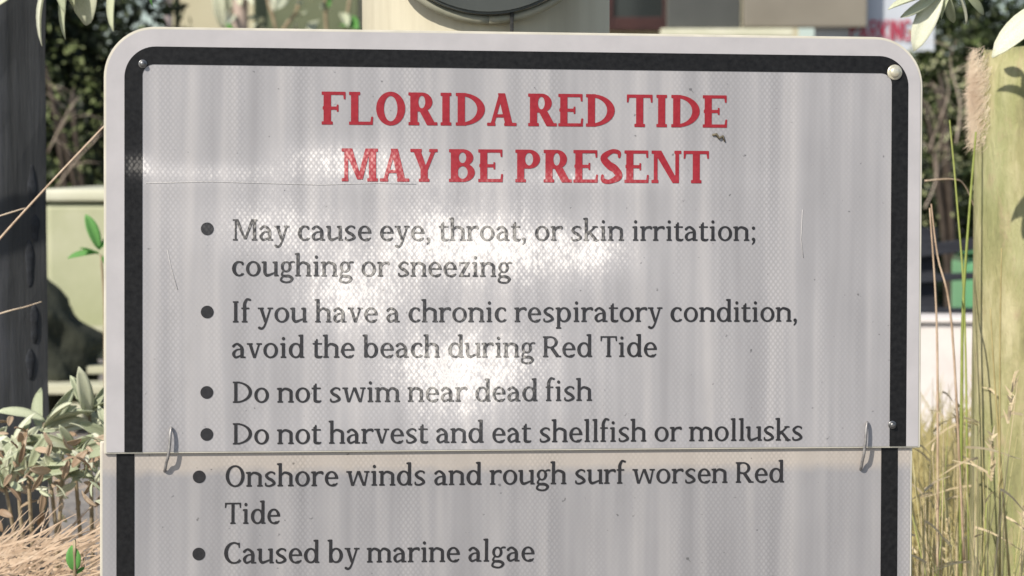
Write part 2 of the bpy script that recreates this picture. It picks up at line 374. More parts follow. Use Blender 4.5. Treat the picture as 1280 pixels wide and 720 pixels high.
# ------------------------------------------------------------------ sign materials: prismatic sheeting under a clear glossy film
Hc = ((CAM-SO).normalized() + sdir).normalized()
Hl = Vector((Hc.dot(EX), Hc.dot(EU), Hc.dot(EN))); Ht = Vector((Hl.x/Hl.z, Hl.y/Hl.z, 0))
HtW = EX*Ht.x + EU*Ht.y  # lean of the normal that throws the sun's glare at the camera
print('half vector tangent', Ht)
def film(m, kind, strength=1.0):
    """clear embossed film: glare is shaped into it, its normals leaning toward the sun at set spots"""
    q = NB(m); b = q.b
    tc = q.n('ShaderNodeTexCoord'); P = tc.outputs['Object']
    sep = q.n('ShaderNodeSeparateXYZ'); q.l(P, sep.inputs[0]); u, v = sep.outputs[0], sep.outputs[1]
    if kind == 'plain': f = 0.0
    # glare spots put into the film's normals: (px, py, rx, ry, weight)
    GLARE_SPOTS = [(600, 305, 150, 50, .74), (440, 375, 75, 45, .52), (590, 460, 110, 50, .70), (745, 318, 60, 35, .52), (330, 282, 80, 45, .50), (168, 205, 22, 16, .6),
          (430, 200, 85, 24, .62), (250, 215, 90, 14, .34), (740, 220, 90, 12, .34), (570, 520, 110, 60, .22), (560, 370, 230, 170, .26), (600, 225, 330, 14, .16)]
    tot = None
    if kind != 'plain':
        for (px, py, rx, ry, h) in GLARE_SPOTS:
            cu, cv = sl_(px, py); cv += SH/2; au = rx/F*1.8; av = ry/F*1.8
            a = q.math('MULTIPLY', q.math('ADD', u, -cu), 1/au); c = q.math('MULTIPLY', q.math('ADD', v, -cv), 1/av)
            r2 = q.math('ADD', q.math('MULTIPLY', a, a), q.math('MULTIPLY', c, c))
            e = q.math('MULTIPLY', q.math('POWER', 2.718, q.math('MULTIPLY', r2, -1.1)), h)
            tot = e if tot is None else q.math('ADD', tot, e)
    else: tot = 0.0
    streak = q.noise(q.coord((1, .07, 1)), 110, 3, .6)
    blot = q.noise(q.coord((1, .8, 1)), 16, 3, .6)
    grain = q.noise(q.coord((1, 1, 1)), 420, 2, .5, True)
    # embossed diamond lattice
    kf = math.pi/.0037
    lat = q.math('MULTIPLY', q.math('ABSOLUTE', q.math('SINE', q.math('MULTIPLY', q.math('ADD', u, q.math('MULTIPLY', v, .75)), kf))),
                 q.math('ABSOLUTE', q.math('SINE', q.math('MULTIPLY', q.math('SUBTRACT', u, q.math('MULTIPLY', v, .75)), kf))))
    f = q.math('ADD', tot, q.math('MULTIPLY', q.math('MULTIPLY', q.math('SUBTRACT', blot, .5), .75), q.math('MINIMUM', q.math('ADD', q.math('MULTIPLY', tot, 2.0), .12), 1.0)))
    fs2 = q.math('MINIMUM', q.math('ADD', tot, q.math('MULTIPLY', q.math('SUBTRACT', blot, .5), .2)), 1.0)
    fs = q.math('MINIMUM', q.math('MAXIMUM', f, 0.0), 1.0)
    act = q.math('ADD', q.math('MULTIPLY', tot, 1.6), .10); act = q.math('MINIMUM', act, 1.0)
    f = q.math('ADD', f, q.math('MULTIPLY', q.math('MULTIPLY', q.math('SUBTRACT', streak, .5), .7), act))
    f = q.math('ADD', f, q.math('MULTIPLY', q.math('MULTIPLY', q.math('SUBTRACT', lat, .4), .36), act))
    crk = q.noise(q.coord((1, .45, 1), loc=(.2, .1, 0)), 330, 2, .6)
    f = q.math('ADD', f, q.math('MULTIPLY', q.math('SUBTRACT', crk, .5), q.math('MULTIPLY', fs, 1.75)))
    f = q.math('MINIMUM', q.math('MAXIMUM', f, -.2), 1.6)
    geo = q.n('ShaderNodeNewGeometry')
    tilt = q.vm('SCALE', tuple(HtW), sc=f)
    jit = q.vm('SCALE', q.vm('SUBTRACT', grain, (.5, .5, .5)), sc=.16)
    n = q.vm('NORMALIZE', q.vm('ADD', q.vm('ADD', geo.outputs['Normal'], tilt), jit))
    b.inputs['Coat Weight'].default_value = 1.0*strength; b.inputs['Coat Roughness'].default_value = .44
    b.inputs['Coat IOR'].default_value = 1.5
    q.l(n, b.inputs['Coat Normal'])
    q.l(q.vm('NORMALIZE', q.vm('ADD', geo.outputs['Normal'], q.vm('SCALE', tuple(HtW), sc=q.math('MULTIPLY', fs2, .62)))), b.inputs['Normal'])  # base normal leans as well, brightening the sheet around the glare spots
    b.inputs['Specular IOR Level'].default_value = .3; b.inputs['Roughness'].default_value = .5
    return q, u, v, streak, lat, blot
def sheet_mat(kind='up'):
    m = mat('retroreflective_sheeting_'+kind, (.4, .4, .4), .5, .3)
    q, u, v, streak, lat, blot = film(m, kind)
    big = q.noise(q.coord((1, .05, 1)), 60, 2, .5)
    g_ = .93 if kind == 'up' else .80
    c = q.ramp(big, [(.3, (.325*g_, .318*g_, .330*g_)), (.5, (.385*g_, .376*g_, .388*g_)), (.7, (.475*g_, .458*g_, .460*g_))])
    mx = q.n('ShaderNodeMix', data_type='RGBA', blend_type='MULTIPLY'); mx.inputs[0].default_value = 1
    bd = q.noise(q.coord((1, .04, 1), loc=(.3, 0, 0)), 38, 2, .5)
    am = q.math('MAXIMUM', q.math('MULTIPLY', q.math('SUBTRACT', bd, .36), .9), .05)
    k = q.math('ADD', q.math('MULTIPLY', q.math('SUBTRACT', lat, .4), am), 1.0)
    k = q.math('ADD', k, q.math('MULTIPLY', q.math('SUBTRACT', blot, .5), .12))
    sp = q.noise(q.coord((1, 1, 1), loc=(.7, .4, 0)), 170, 2, .5); dt = q.noise(q.coord((1, .35, 1), loc=(.1, .9, 0)), 9, 6, .65)
    sp = q.math('MINIMUM', q.math('MAXIMUM', q.math('MULTIPLY', q.math('SUBTRACT', sp, .715), 9), 0), .55)
    dt = q.math('MINIMUM', q.math('MAXIMUM', q.math('MULTIPLY', q.math('SUBTRACT', dt, .58), .9), 0), .14)
    k = q.math('SUBTRACT', q.math('SUBTRACT', k, sp), dt)
    cmb = q.n('ShaderNodeCombineColor'); [q.l(k, cmb.inputs[i]) for i in range(3)]
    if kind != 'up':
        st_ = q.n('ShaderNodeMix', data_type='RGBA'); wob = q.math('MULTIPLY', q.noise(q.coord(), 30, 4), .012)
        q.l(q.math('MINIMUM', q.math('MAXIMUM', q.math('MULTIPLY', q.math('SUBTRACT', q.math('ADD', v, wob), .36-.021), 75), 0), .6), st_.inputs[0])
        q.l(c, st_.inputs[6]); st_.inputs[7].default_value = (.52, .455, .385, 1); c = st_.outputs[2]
    q.l(c, mx.inputs[6]); q.l(cmb.outputs[0], mx.inputs[7]); q.base(mx.outputs[2]); return m
def ink_mat(name, col, var=.12, kind='up', coat=1.0):
    m = mat(name, col, .5, .3); q, u, v, streak, lat, blot = film(m, kind, coat); q.b.inputs['Specular IOR Level'].default_value = .06
    n = q.noise(q.coord(), 260, 4, .6)
    q.base(q.ramp(n, [(.3, tuple(c*(1-var) for c in col)), (.75, tuple(min(1, c*(1+var)+.012) for c in col))])); return m
M_sheet, M_red, M_black, M_bord = sheet_mat(), ink_mat('red_ink', (.30, .006, .016)), ink_mat('black_ink', (.014, .013, .015)), ink_mat('border_ink', (.006, .006, .007), .02, coat=.34)
M_sheet2, M_black2, M_bord2 = sheet_mat('plain'), ink_mat('black_ink_low', (.014, .013, .015), kind='plain'), ink_mat('border_ink_low', (.006, .006, .007), .02, kind='plain', coat=.34)
M_alu = noisy('aluminium_plate', [(.3, (.60, .57, .48)), (.7, (.74, .70, .60))], 40, rough=.5, metal=.1, bump=.1, dist=.0005)
M_rim = noisy('sign_rim_film', [(.3, (.44, .425, .435)), (.7, (.51, .49, .50))], 30, rough=.4, bump=.1, dist=.0004)
M_steel = noisy('galvanised_steel', [(.3, (.20, .19, .19)), (.7, (.42, .41, .40))], 200, rough=.5, metal=.6, bump=.2, dist=.0004)
M_steeldk = noisy('dull_screw', [(.3, (.12, .12, .12)), (.7, (.3, .3, .3))], 300, rough=.35, metal=.8, bump=.2, dist=.0003)
M_mud = noisy('dried_smudge', [(.3, (.10, .09, .06)), (.7, (.18, .15, .10))], 200)

def rr_outline(x0, y0, x1, y1, rtl, rtr, rbr, rbl, n=14):
    out = []
    for (cx, cy, r, a0) in ((x1-rtr, y1-rtr, rtr, 0), (x0+rtl, y1-rtl, rtl, 90), (x0+rbl, y0+rbl, rbl, 180), (x1-rbr, y0+rbr, rbr, 270)):
        if r < 1e-6: out.append((cx, cy))
        else:
            for k in range(n+1): a = rad(a0+90*k/n); out.append((cx+r*math.cos(a), cy+r*math.sin(a)))
    return out
def plate(name, pts, w0, w1, m, parent, bev=0):
    bm = bmesh.new(); vs = [bm.verts.new((x, y, w1)) for x, y in pts]; f = bm.faces.new(vs)
    if w0 is not None:
        r = bmesh.ops.extrude_face_region(bm, geom=[f])
        for v in [g for g in r['geom'] if isinstance(g, bmesh.types.BMVert)]: v.co.z = w0
    bmesh.ops.recalc_face_normals(bm, faces=bm.faces)
    if bev:
        es = [e for e in bm.edges if abs(e.verts[0].co.z-w1) < 1e-7 and abs(e.verts[1].co.z-w1) < 1e-7]
        bmesh.ops.bevel(bm, geom=es, offset=bev, segments=2, affect='EDGES')
    if w0 is None and f.normal.z < 0: bmesh.ops.reverse_faces(bm, faces=bm.faces)
    return bmo(name, bm, m, parent, False, True)
def strip(name, outer, inner, w_, m, parent):     # flat band between two outlines with equal counts
    V = [(x, y, w_) for x, y in outer] + [(x, y, w_) for x, y in inner]; n = len(outer)
    Fc = [(i, i+1, n+i+1, n+i) for i in range(n-1)]
    return meshpy(name, V, Fc, m, parent, False, True)
def disc(bm, x, y, z, r, h, seg=20, dome=.35):
    rings = [(r, 0), (r, h*.6), (r*.8, h), (r*.3, h*1.1)]
    L = [[bm.verts.new((x+a*math.cos(2*math.pi*k/seg), y+a*math.sin(2*math.pi*k/seg), z+b)) for k in range(seg)] for a, b in rings]
    for A_, B_ in zip(L, L[1:]):
        for k in range(seg): bm.faces.new((A_[k], A_[(k+1) % seg], B_[(k+1) % seg], B_[k]))
    bm.faces.new(L[-1])

# ---- upper panel
hw, hh = SW/2, SH/2
px2 = SW/1022.0
base = SO - EU*hh
sign = empty('warning_sign', base, SROT)
tag(sign, 'upper grey-white warning sign panel with red heading over black bulleted text', 'sign')
OFF = hh                                            # local v of the frame centre above the empty
def loc(px, py, w_=0.0): u, v = sl_(px, py, w_); return u, v+OFF
R_ = 62*px2
plate('panel', rr_outline(-hw, 0, hw, SH, R_, R_, .0012, .0012), -.0020, 0, M_alu, sign, .0004)
plate('sheeting', rr_outline(-hw+.0018, .0012, hw-.0018, SH-.0018, R_-.0018, R_-.0018, .001, .001), None, .0003, M_sheet, sign)
def band(parent, xl, xr_, top, bot, wd, rO, rI, w_, m, closed_top=True):
    n = 14; O, I = [], []
    if closed_top:
        O.append((xl, bot)); I.append((xl+wd, bot))
        for k in range(n+1): a = rad(180-90*k/n); O.append((xl+rO+rO*math.cos(a), top-rO+rO*math.sin(a))); I.append((xl+wd+rI+rI*math.cos(a), top-wd-rI+rI*math.sin(a)))
        for k in range(n+1): a = rad(90-90*k/n); O.append((xr_-rO+rO*math.cos(a), top-rO+rO*math.sin(a))); I.append((xr_-wd-rI+rI*math.cos(a), top-wd-rI+rI*math.sin(a)))
        O.append((xr_, bot)); I.append((xr_-wd, bot))
    else:
        O.append((xl, bot)); I.append((xl+wd, bot))
        for k in range(n+1): a = rad(180+90*k/n); O.append((xl+rO+rO*math.cos(a), top+rO+rO*math.sin(a))); I.append((xl+wd+rI+rI*math.cos(a), top+wd+rI+rI*math.sin(a)))
        for k in range(n+1): a = rad(270+90*k/n); O.append((xr_-rO+rO*math.cos(a), top+rO+rO*math.sin(a))); I.append((xr_-wd-rI+rI*math.cos(a), top+wd+rI+rI*math.sin(a)))
        O.append((xr_, bot)); I.append((xr_-wd, bot)); O.reverse(); I.reverse()
    # normals towards +w
    return strip('black_border', I, O, w_, m, parent)
E1, E2 = .0003, .0006
xl = loc(155.5, 300)[0]; xr_ = loc(1134, 300)[0]; top = loc(640, 64)[1]
wd = loc(178, 300)[0]-xl
mO = rr_outline(-hw+.0018, .0012, hw-.0018, SH-.0018, R_-.0018, R_-.0018, .001, .001)
band(sign, -hw+.0018, hw-.0018, SH-.0018, .0012, xl-(-hw+.0018)+.0006, R_-.0018, 34*px2, .00045, M_rim).name = 'margin_film'
band(sign, xl, xr_, top, .0012, wd, 38*px2, 14*px2, E1+.0003, M_bord)
def line(font, txt, x0, y0, x1, y1, cap, m, parent, w_=E2, ofs=None):
    a = loc(x0, y0, w_); b = loc(x1, y1, w_); c = loc(x0, y0-cap, w_)
    ch = (Vector(c)-Vector(a)).length
    if ofs: a = (a[0], a[1]+ofs); b = (b[0], b[1]+ofs)
    return text_mesh(font, txt, a, b, ch, w_, m, parent)
line(BOLD, 'FLORIDA RED TIDE', 402, 155.5, 909, 159.5, 41, M_red, sign)
line(BOLD, 'MAY BE PRESENT', 427, 226.5, 886, 229, 41, M_red, sign)
line(REG, 'May cause eye, throat, or skin irritation;', 291, 300.5, 944, 301, 26.5, M_black, sign)
line(REG, 'coughing or sneezing', 290, 345, 640, 346, 26.5, M_black, sign)
line(REG, 'If you have a chronic respiratory condition,', 291, 403, 996, 402, 26.5, M_black, sign)
line(REG, 'avoid the beach during Red Tide', 290, 447.5, 821, 446, 26.5, M_black, sign)
line(REG, 'Do not swim near dead fish', 291, 503.5, 740, 501, 26.5, M_black, sign)
line(REG, 'Do not harvest and eat shellfish or mollusks', 291, 555.5, 1003, 550.5, 26.5, M_black, sign)
def bullet(px, py, m, parent, w_=E2, ofs=0):
    u, v = loc(px, py, w_); r = 7.8*px2
    return plate('bullet', [(u+r*math.cos(2*math.pi*k/24), v+ofs+r*math.sin(2*math.pi*k/24)) for k in range(24)], None, w_, m, parent)
for px, py in ((259, 286), (259, 390), (258.5, 490.5), (258.5, 543)): bullet(px, py, M_black, sign)
def screw(px, py, r, m, parent, name='screw', zb=.0008, ofs=0):
    u, v = loc(px, py); bm = bmesh.new(); disc(bm, u, v+ofs, zb, r*1.5, .0006); disc(bm, u, v+ofs, zb+.0005, r, .0022)
    return bmo(name, bm, m, parent, True, True)
tag(screw(178.5, 80, 3.6*px2, M_steeldk, sign), 'dark screw in the top left corner')
M_bolt = noisy('bright_bolt', [(.3, (.6, .56, .42)), (.7, (.8, .76, .62))], 300, rough=.3, metal=.5, bump=.2, dist=.0004)
tag(screw(1118, 90.5, 6.5*px2, M_bolt, sign), 'bright cream screw in the top right corner')
tag(screw(1115, 531, 3.5*px2, M_steeldk, sign), 'dark screw low on the right border')
# small smudge below the E of TIDE
u, v = loc(898, 172)
V, Fc = tube_geo([(u-8*px2, v+3*px2, .0008), (u-3*px2, v+4*px2, .001), (u+1*px2, v-1*px2, .001), (u+5*px2, v+2*px2, .001), (u+8*px2, v-5*px2, .0008)], [.0008, .0012, .0012, .0011, .0006], 6)
meshpy('mud_smudge', V, Fc, M_mud, sign, True, True)

def ridge(name, pts, rr, m):
    P_ = [(*loc(a, b), .0006) for a, b in pts]; V, Fc = tube_geo(P_, rr, 6); meshpy(name, V, Fc, m, sign, True, True)
M_scr = noisy('pale_scratch', [(.3, (.62, .60, .58)), (.7, (.75, .73, .70))], 300, rough=.4)
ridge('film_crease', [(182, 229), (260, 227), (330, 229), (400, 231), (470, 229), (520, 230)], .00012, M_scr)
ridge('scratch', [(209, 312), (214, 335), (222, 362)], .00014, M_scr)
ridge('scratch', [(1003, 262), (1001, 300), (1004, 322)], .00016, M_scr)

# ---- lower panel, a few millimetres behind and a little to the left
LZ = -.0027
lo_top = sl_(640, 548, LZ)[1]; lo_bot = lo_top - .36
base2 = SO + EU*lo_bot + EN*LZ
sign2 = empty('lower_warning_sign', base2, SROT)
tag(sign2, 'lower sign panel hooked beneath the red-headed panel, reading Caused by marine algae', 'sign')
def loc(px, py, w_=0.0): u, v = sl_(px, py, LZ+w_); return u, v-lo_bot
L0, L1 = loc(125, 650)[0], loc(1140, 650)[0]
H2 = lo_top-lo_bot
plate('panel', rr_outline(L0, 0, L1, H2, .001, .001, R_, R_), -.0032, 0, M_alu, sign2, .0006)
plate('sheeting', rr_outline(L0+.0018, .0018, L1-.0018, H2-.001, .001, .001, R_-.0018, R_-.0018), None, .0003, M_sheet2, sign2)
xl2, xr2 = loc(145.5, 650)[0], loc(1121.5, 650)[0]; wd2 = loc(168, 650)[0]-xl2
band(sign2, xl2, xr2, .02, H2-.001, wd2, 38*px2, 14*px2, E1+.0003, M_bord2, False)
line(REG, 'Onshore winds and rough surf worsen Red', 282, 608.5, 980, 603, 26.5, M_black2, sign2)
line(REG, 'Tide', 281, 655, 350, 654.5, 26.5, M_black2, sign2)
line(REG, 'Caused by marine algae', 280, 704.5, 668, 701.5, 26.5, M_black2, sign2)
for px, py in ((249, 596), (248.5, 692.5)): bullet(px, py, M_black2, sign2)

# ---- S hooks joining the two panels
def hook(px, py0, py1, label):
    def L(a, b, w_): u, v = sl_(a, b, w_); return SO + EX*u + EU*v + EN*w_
    pts = [L(px+1, py0+2, -.004), L(px+4, py0-6, .0015), L(px+3, py0+1, .0042), L(px+2, py0+16, .0046), L(px, (py0+py1)/2+6, .004), L(px-2, py1-12, .002), L(px-4, py1-2, -.001), L(px-6, py1-1, -.012)]
    top_ = pts[0].copy()
    e = empty('hook', pts[5]); tag(e, label, 'hook', 'hooks joining the two sign panels')
    tube('wire', curve_pts(pts, 6), 1.9*px2, M_steel, e, 10)
    c = L(px+1, py0-1, .0007); bm = bmesh.new(); disc(bm, 0, 0, 0, 6.5*px2, .0007)
    o = bmo('washer', bm, M_steeldk, e, True, True); o.matrix_parent_inverse = e.matrix_world.inverted(); o.matrix_world = Matrix.Translation(c) @ SROT
    # keep parenting consistent
    c2 = L(px-6, py1+1, LZ+.001)
    bm = bmesh.new(); disc(bm, 0, 0, 0, 6.5*px2, .0007)
    o = bmo('washer', bm, M_steel, e, True, True); o.matrix_parent_inverse = e.matrix_world.inverted(); o.matrix_world = Matrix.Translation(c2) @ SROT
bpy.context.view_layer.update()
hook(210, 541, 590, 'left steel hook in front of the border, joining both sign panels')
hook(1080, 534, 588, 'right steel hook below the word mollusks, joining both sign panels')

# ------------------------------------------------------------------ ground: a sandy bank rising behind the signs
def gz(x, y):
    t = min(1, max(0, (y+.3)/2.2)); t = t*t*(3-2*t)
    return .42*t + .02*math.sin(x*2.1+y) + .012*math.sin(x*5.3+y*3.7)
M_ground = mat('sandy_soil', rough=.95); q = NB(M_ground)
n1 = q.noise(q.coord(), 14, 8, .65)
q.base(q.ramp(n1, [(.25, (.13, .12, .11)), (.5, (.24, .22, .20)), (.8, (.40, .37, .33))])); q.bump(n1, .8, .02)  # sand greyed so its colour holds the shade around the shrub
V, Fc = [], []
gx = [-120, -40, -15, -8] + [-5+i*.2 for i in range(51)] + [8, 15, 40, 120]
gy = [-60, -20, -6] + [-3+i*.2 for i in range(56)] + [10, 14, 25, 60, 200]
for y in gy:
    for x in gx: V.append((x, y, gz(x, y)))
nx = len(gx)
for j in range(len(gy)-1):
    for i in range(nx-1): Fc.append((j*nx+i, j*nx+i+1, (j+1)*nx+i+1, (j+1)*nx+i))
tag(meshpy('ground', V, Fc, M_ground, None, True), kind='structure')

# ------------------------------------------------------------------ posts
def wood(name, lo, mid, hi, stretch=(1, 1, .06), scale=30, bump=.7, dist=.004, rough=.85):
    m = mat(name, rough=rough, spec=.25); q = NB(m)
    v = q.coord(stretch); f = q.noise(v, scale, 8, .65); g = q.noise(q.coord(), 5, 4, .6)
    h = q.math('ADD', q.math('MULTIPLY', f, .75), q.math('MULTIPLY', g, .35))
    q.base(q.ramp(h, [(.35, lo), (.55, mid), (.75, hi)])); q.bump(f, bump, dist); return m
M_cream = wood('cream_painted_timber', (.42, .38, .28), (.56, .52, .40), (.66, .62, .48), scale=18, bump=.35, dist=.002)
M_lichen = wood('lichened_timber', (.13, .12, .07), (.36, .34, .17), (.60, .55, .34), (1, 1, .28), 44, 1.0, .008)
q = NB(M_lichen); src = q.b.inputs['Base Color'].links[0].from_socket
mxl = q.n('ShaderNodeMix', data_type='RGBA'); fl = q.ramp(q.noise(q.coord((1, 1, .35), loc=(3.1, 0, 0)), 20, 5, .6), [(.46, (0, 0, 0)), (.66, (.45, .45, .45))])
q.l(fl, mxl.inputs[0]); q.l(src, mxl.inputs[6]); mxl.inputs[7].default_value = (.27, .32, .13, 1)
mx2 = q.n('ShaderNodeMix', data_type='RGBA'); fl = q.ramp(q.noise(q.coord((1, 1, .5), loc=(7.1, 2, 0)), 32, 6, .7), [(.55, (0, 0, 0)), (.68, (.8, .8, .8))])
q.l(fl, mx2.inputs[0]); q.l(mxl.outputs[2], mx2.inputs[6]); mx2.inputs[7].default_value = (.44, .34, .22, 1); q.base(mx2.outputs[2])
M_dark = wood('dark_weathered_timber', (.026, .027, .028), (.055, .058, .062), (.10, .105, .12), (1, 1, .05), 40)
def round_post(name, c, r, z0, z1, m, label, cat, seg=40, wob=.02, top_round=False):
    e = empty(name, (c[0], c[1], z0)); tag(e, label, cat)
    V, Fc = [], []; n = 40
    for i in range(n+1):
        z = z0+(z1-z0)*i/n
        for k in range(seg):
            a = 2*math.pi*k/seg; rr = r*(1+wob*math.sin(3*a+1.3*z)+wob*.7*math.sin(7*a+4*z)+random.uniform(-1, 1)*wob*.12)
            if top_round and i >= n-1: rr *= .96 if i == n-1 else .86
            V.append((c[0]+rr*math.cos(a), c[1]+rr*math.sin(a), z + (random.uniform(-.006, .004) if i == n else 0)))
    for i in range(n):
        for k in range(seg): k2 = (k+1) % seg; Fc.append((i*seg+k, i*seg+k2, (i+1)*seg+k2, (i+1)*seg+k))
    Fc.append(tuple(n*seg+k for k in range(seg)))
    meshpy('trunk', V, Fc, m, e, True); return e
# cream post behind the sign
yc = .25; a0, a1 = at(452, 20, yc), at(761, 20, yc); rp = (a1.x-a0.x)/2*1.0
pc = ((a0.x+a1.x)/2, yc)
post = round_post('sign_post', pc, rp, gz(*pc)-.05, 1.75, M_cream, 'thick cream round post behind the top of the warning sign', 'post', 48, .012)
post.children[0].name = 'shaft'
# round dark plate on the post, with rim, and the strap hanging under it
M_plate = noisy('grey_metal_disc', [(.3, (.050, .058, .055)), (.7, (.085, .092, .086))], 12, rough=.45, metal=.2, bump=.15, dist=.001)
M_plate_rim = noisy('disc_rim', [(.3, (.24, .24, .18)), (.7, (.34, .33, .26))], 30, rough=.5, bump=.15, dist=.001)
M_strap = noisy('black_strap', [(.3, (.012, .012, .012)), (.7, (.03, .03, .03))], 60, rough=.6)
yp = yc-rp-.012
cpt = at(611, 18-150, yp); Rd = (at(611, 18, yp)-cpt).length
e = empty('round_plate', cpt - Vector((0, 0, Rd))); tag(e, 'round dark grey metal disc fixed to the cream post above the sign', 'disc')
bm = bmesh.new(); bmesh.ops.create_cone(bm, cap_ends=True, segments=72, radius1=Rd, radius2=Rd, depth=.008)
bmesh.ops.bevel(bm, geom=[ed for ed in bm.edges if abs(ed.calc_face_angle(0)) > 1], offset=.002, segments=2, affect='EDGES')
bmesh.ops.rotate(bm, verts=bm.verts, matrix=Matrix.Rotation(math.pi/2, 3, 'X')); bmesh.ops.translate(bm, verts=bm.verts, vec=cpt)
bmo('face', bm, M_plate, e)
rp_pts = [cpt + Vector((math.sin(a)*(Rd+.004), .006, -math.cos(a)*(Rd+.004))) for a in [2*math.pi*k/72 for k in range(73)]]
tube('rim', rp_pts, .0035, M_plate_rim, e, 8)
bm = bmesh.new(); s0 = at(637.5, 12, yp+.006); s1 = at(642, 60, yp+.006); box(bm, s0.x, yp+.001, s1.z-.1, s1.x, yp+.009, s0.z+.03, .0008)
o = bmo('strap', bm, M_strap); tag(o, 'narrow black strap running down the cream post below the disc', 'strap')

# dark square post, left
def square_post(c, half, rot, z0, z1, m, label):
    e = empty('wooden_post', (c[0], c[1], z0)); tag(e, label, 'post')
    bm = bmesh.new(); n = 30; L = []
    for i in range(n+1):
        z = z0+(z1-z0)*i/n; ring = []
        for sx, sy in ((-1, -1), (-.3, -1), (.4, -1), (1, -1), (1, -.3), (1, .4), (1, 1), (-1, 1)):
            p = Vector((sx*half, sy*half, 0)); p.rotate(Matrix.Rotation(rot, 3, 'Z').to_quaternion().to_euler())
            ring.append(bm.verts.new((c[0]+p.x+random.uniform(-.0012, .0012), c[1]+p.y+random.uniform(-.0012, .0012), z)))
        L.append(ring)
    for A_, B_ in zip(L, L[1:]):
        for k in range(8): bm.faces.new((A_[k], A_[(k+1) % 8], B_[(k+1) % 8], B_[k]))
    bm.faces.new(L[-1]); bmo('shaft', bm, m, e)
    return e
cL = at(-34, 200, .62)
lp = square_post((cL.x, .62+.03), .053, rad(30), gz(cL.x, .6)-.05, 1.7, M_dark, 'dark blue-grey square timber post at the left edge')
# a split and knots down its lit face
M_knot = noisy('dark_knot', [(.3, (.012, .013, .015)), (.7, (.04, .045, .055))], 90, rough=.9)
for px, py, hh_ in ((40, 232, .022), (44, 285, .014), (37, 330, .024), (43, 405, .020), (38, 455, .016)):
    c_ = Vector((cL.x, .65, 0)); R3 = Matrix.Rotation(rad(30), 3, 'Z'); nr = R3 @ Vector((1, 0, 0)); fr_ = R3 @ Vector((.053, 0, 0)) + c_
    d_ = ray(px, py); t_ = (fr_-CAM).dot(nr)/d_.dot(nr) if abs(d_.dot(nr)) > 1e-5 else 0
    nf = R3 @ Vector((0, -1, 0)); ff = R3 @ Vector((0, -.053, 0)) + c_
    tf = (Vector((ff.x-CAM.x, ff.y-CAM.y, 0))).dot(nf)/d_.dot(nf); p = CAM+d_*tf
    bm = bmesh.new(); bmesh.ops.create_icosphere(bm, subdivisions=3, radius=1)
    for v in bm.verts:
        k = 1+.2*math.sin(v.co.z*4+px); q_ = R3 @ Vector((v.co.x*.0045*k, v.co.y*.0016, 0)); v.co = Vector((p.x+q_.x, p.y+q_.y, p.z+v.co.z*hh_))
    bmo('knot', bm, M_knot, lp, True)
# lichen covered round piling, right
yr = .50; a0, a1 = at(1221, 300, yr), at(1392, 300, yr); rr_ = (a1.x-a0.x)/2; cR = ((a0.x+a1.x)/2, yr+.02)
zt = at(1250, 58, yr-rr_).z
pil = round_post('wooden_piling', cR, rr_, gz(*cR)-.05, zt, M_lichen, 'yellow-green lichened round piling at the right edge', 'post', 44, .022, True)
# frayed fibres hanging at the piling's left top edge
M_fib = noisy('pale_fibre', [(.3, (.66, .52, .40)), (.7, (.88, .78, .64))], 60, rough=.9, bump=.1)
V, Fc = [], []
for k in range(2600):
    a = rad(random.triangular(168, 212, 182)); z = at(1215, random.triangular(56, 190, 105), yr).z
    p = Vector((cR[0]+rr_*1.0*math.cos(a), cR[1]+rr_*math.sin(a), z)); out = Vector((math.cos(a), math.sin(a), random.uniform(-.9, .3)))
    out = (out+Vector([random.uniform(-.4, .4) for _ in range(3)])).normalized(); L = random.uniform(.003, .011)*(1.5 if random.random() < .12 else 1)
    side = out.cross(Vector((0, 1, .1))).normalized()*.0003; b = len(V)
    V += [p-side, p+side, p+out*L+Vector((0, 0, -.004))]; Fc.append((b, b+1, b+2))
fo = meshpy('frayed_fibre', V, Fc, M_fib, pil); fo['kind'] = 'stuff'

# ------------------------------------------------------------------ leaves
def leaf_mat(name, stops, rough=.5, trans=.25, scale=60):
    m = mat(name, rough=rough, spec=.4); q = NB(m); f = q.noise(q.coord(), scale, 4, .6)
    inf = q.n('ShaderNodeObjectInfo'); g = q.math('ADD', q.math('MULTIPLY', f, .7), q.math('MULTIPLY', inf.outputs['Random'], .3))
    c = q.ramp(g, stops); q.base(c)
    tr = q.n('ShaderNodeBsdfTranslucent'); q.l(c, tr.inputs[0]); mx = q.n('ShaderNodeMixShader'); mx.inputs[0].default_value = trans
    q.l(q.b.outputs[0], mx.inputs[1]); q.l(tr.outputs[0], mx.inputs[2]); q.l(mx.outputs[0], q.t.nodes['Material Output'].inputs[0]); return m
M_silver = leaf_mat('silver_leaf', [(.3, (.34, .38, .24)), (.55, (.52, .57, .40)), (.8, (.72, .75, .58))])
M_silver2 = leaf_mat('silver_leaf_pale', [(.3, (.52, .56, .38)), (.55, (.70, .72, .56)), (.8, (.84, .84, .74))])
M_brownleaf = leaf_mat('dry_leaf', [(.3, (.28, .18, .11)), (.55, (.52, .40, .28)), (.8, (.76, .64, .50))])
M_green = leaf_mat('fresh_green_leaf', [(.3, (.10, .32, .06)), (.6, (.18, .45, .12)), (.8, (.28, .55, .2))], trans=.35)
M_darkleaf = leaf_mat('dark_foliage', [(.34, (.012, .020, .008)), (.48, (.030, .044, .015)), (.56, (.12, .17, .05)), (.66, (.42, .44, .22))], rough=.55, trans=.2, scale=26)  # shade and sunlit flecks of the bushes are put into these colours
M_stem = noisy('plant_stem', [(.3, (.20, .15, .09)), (.7, (.40, .33, .22))], 40)
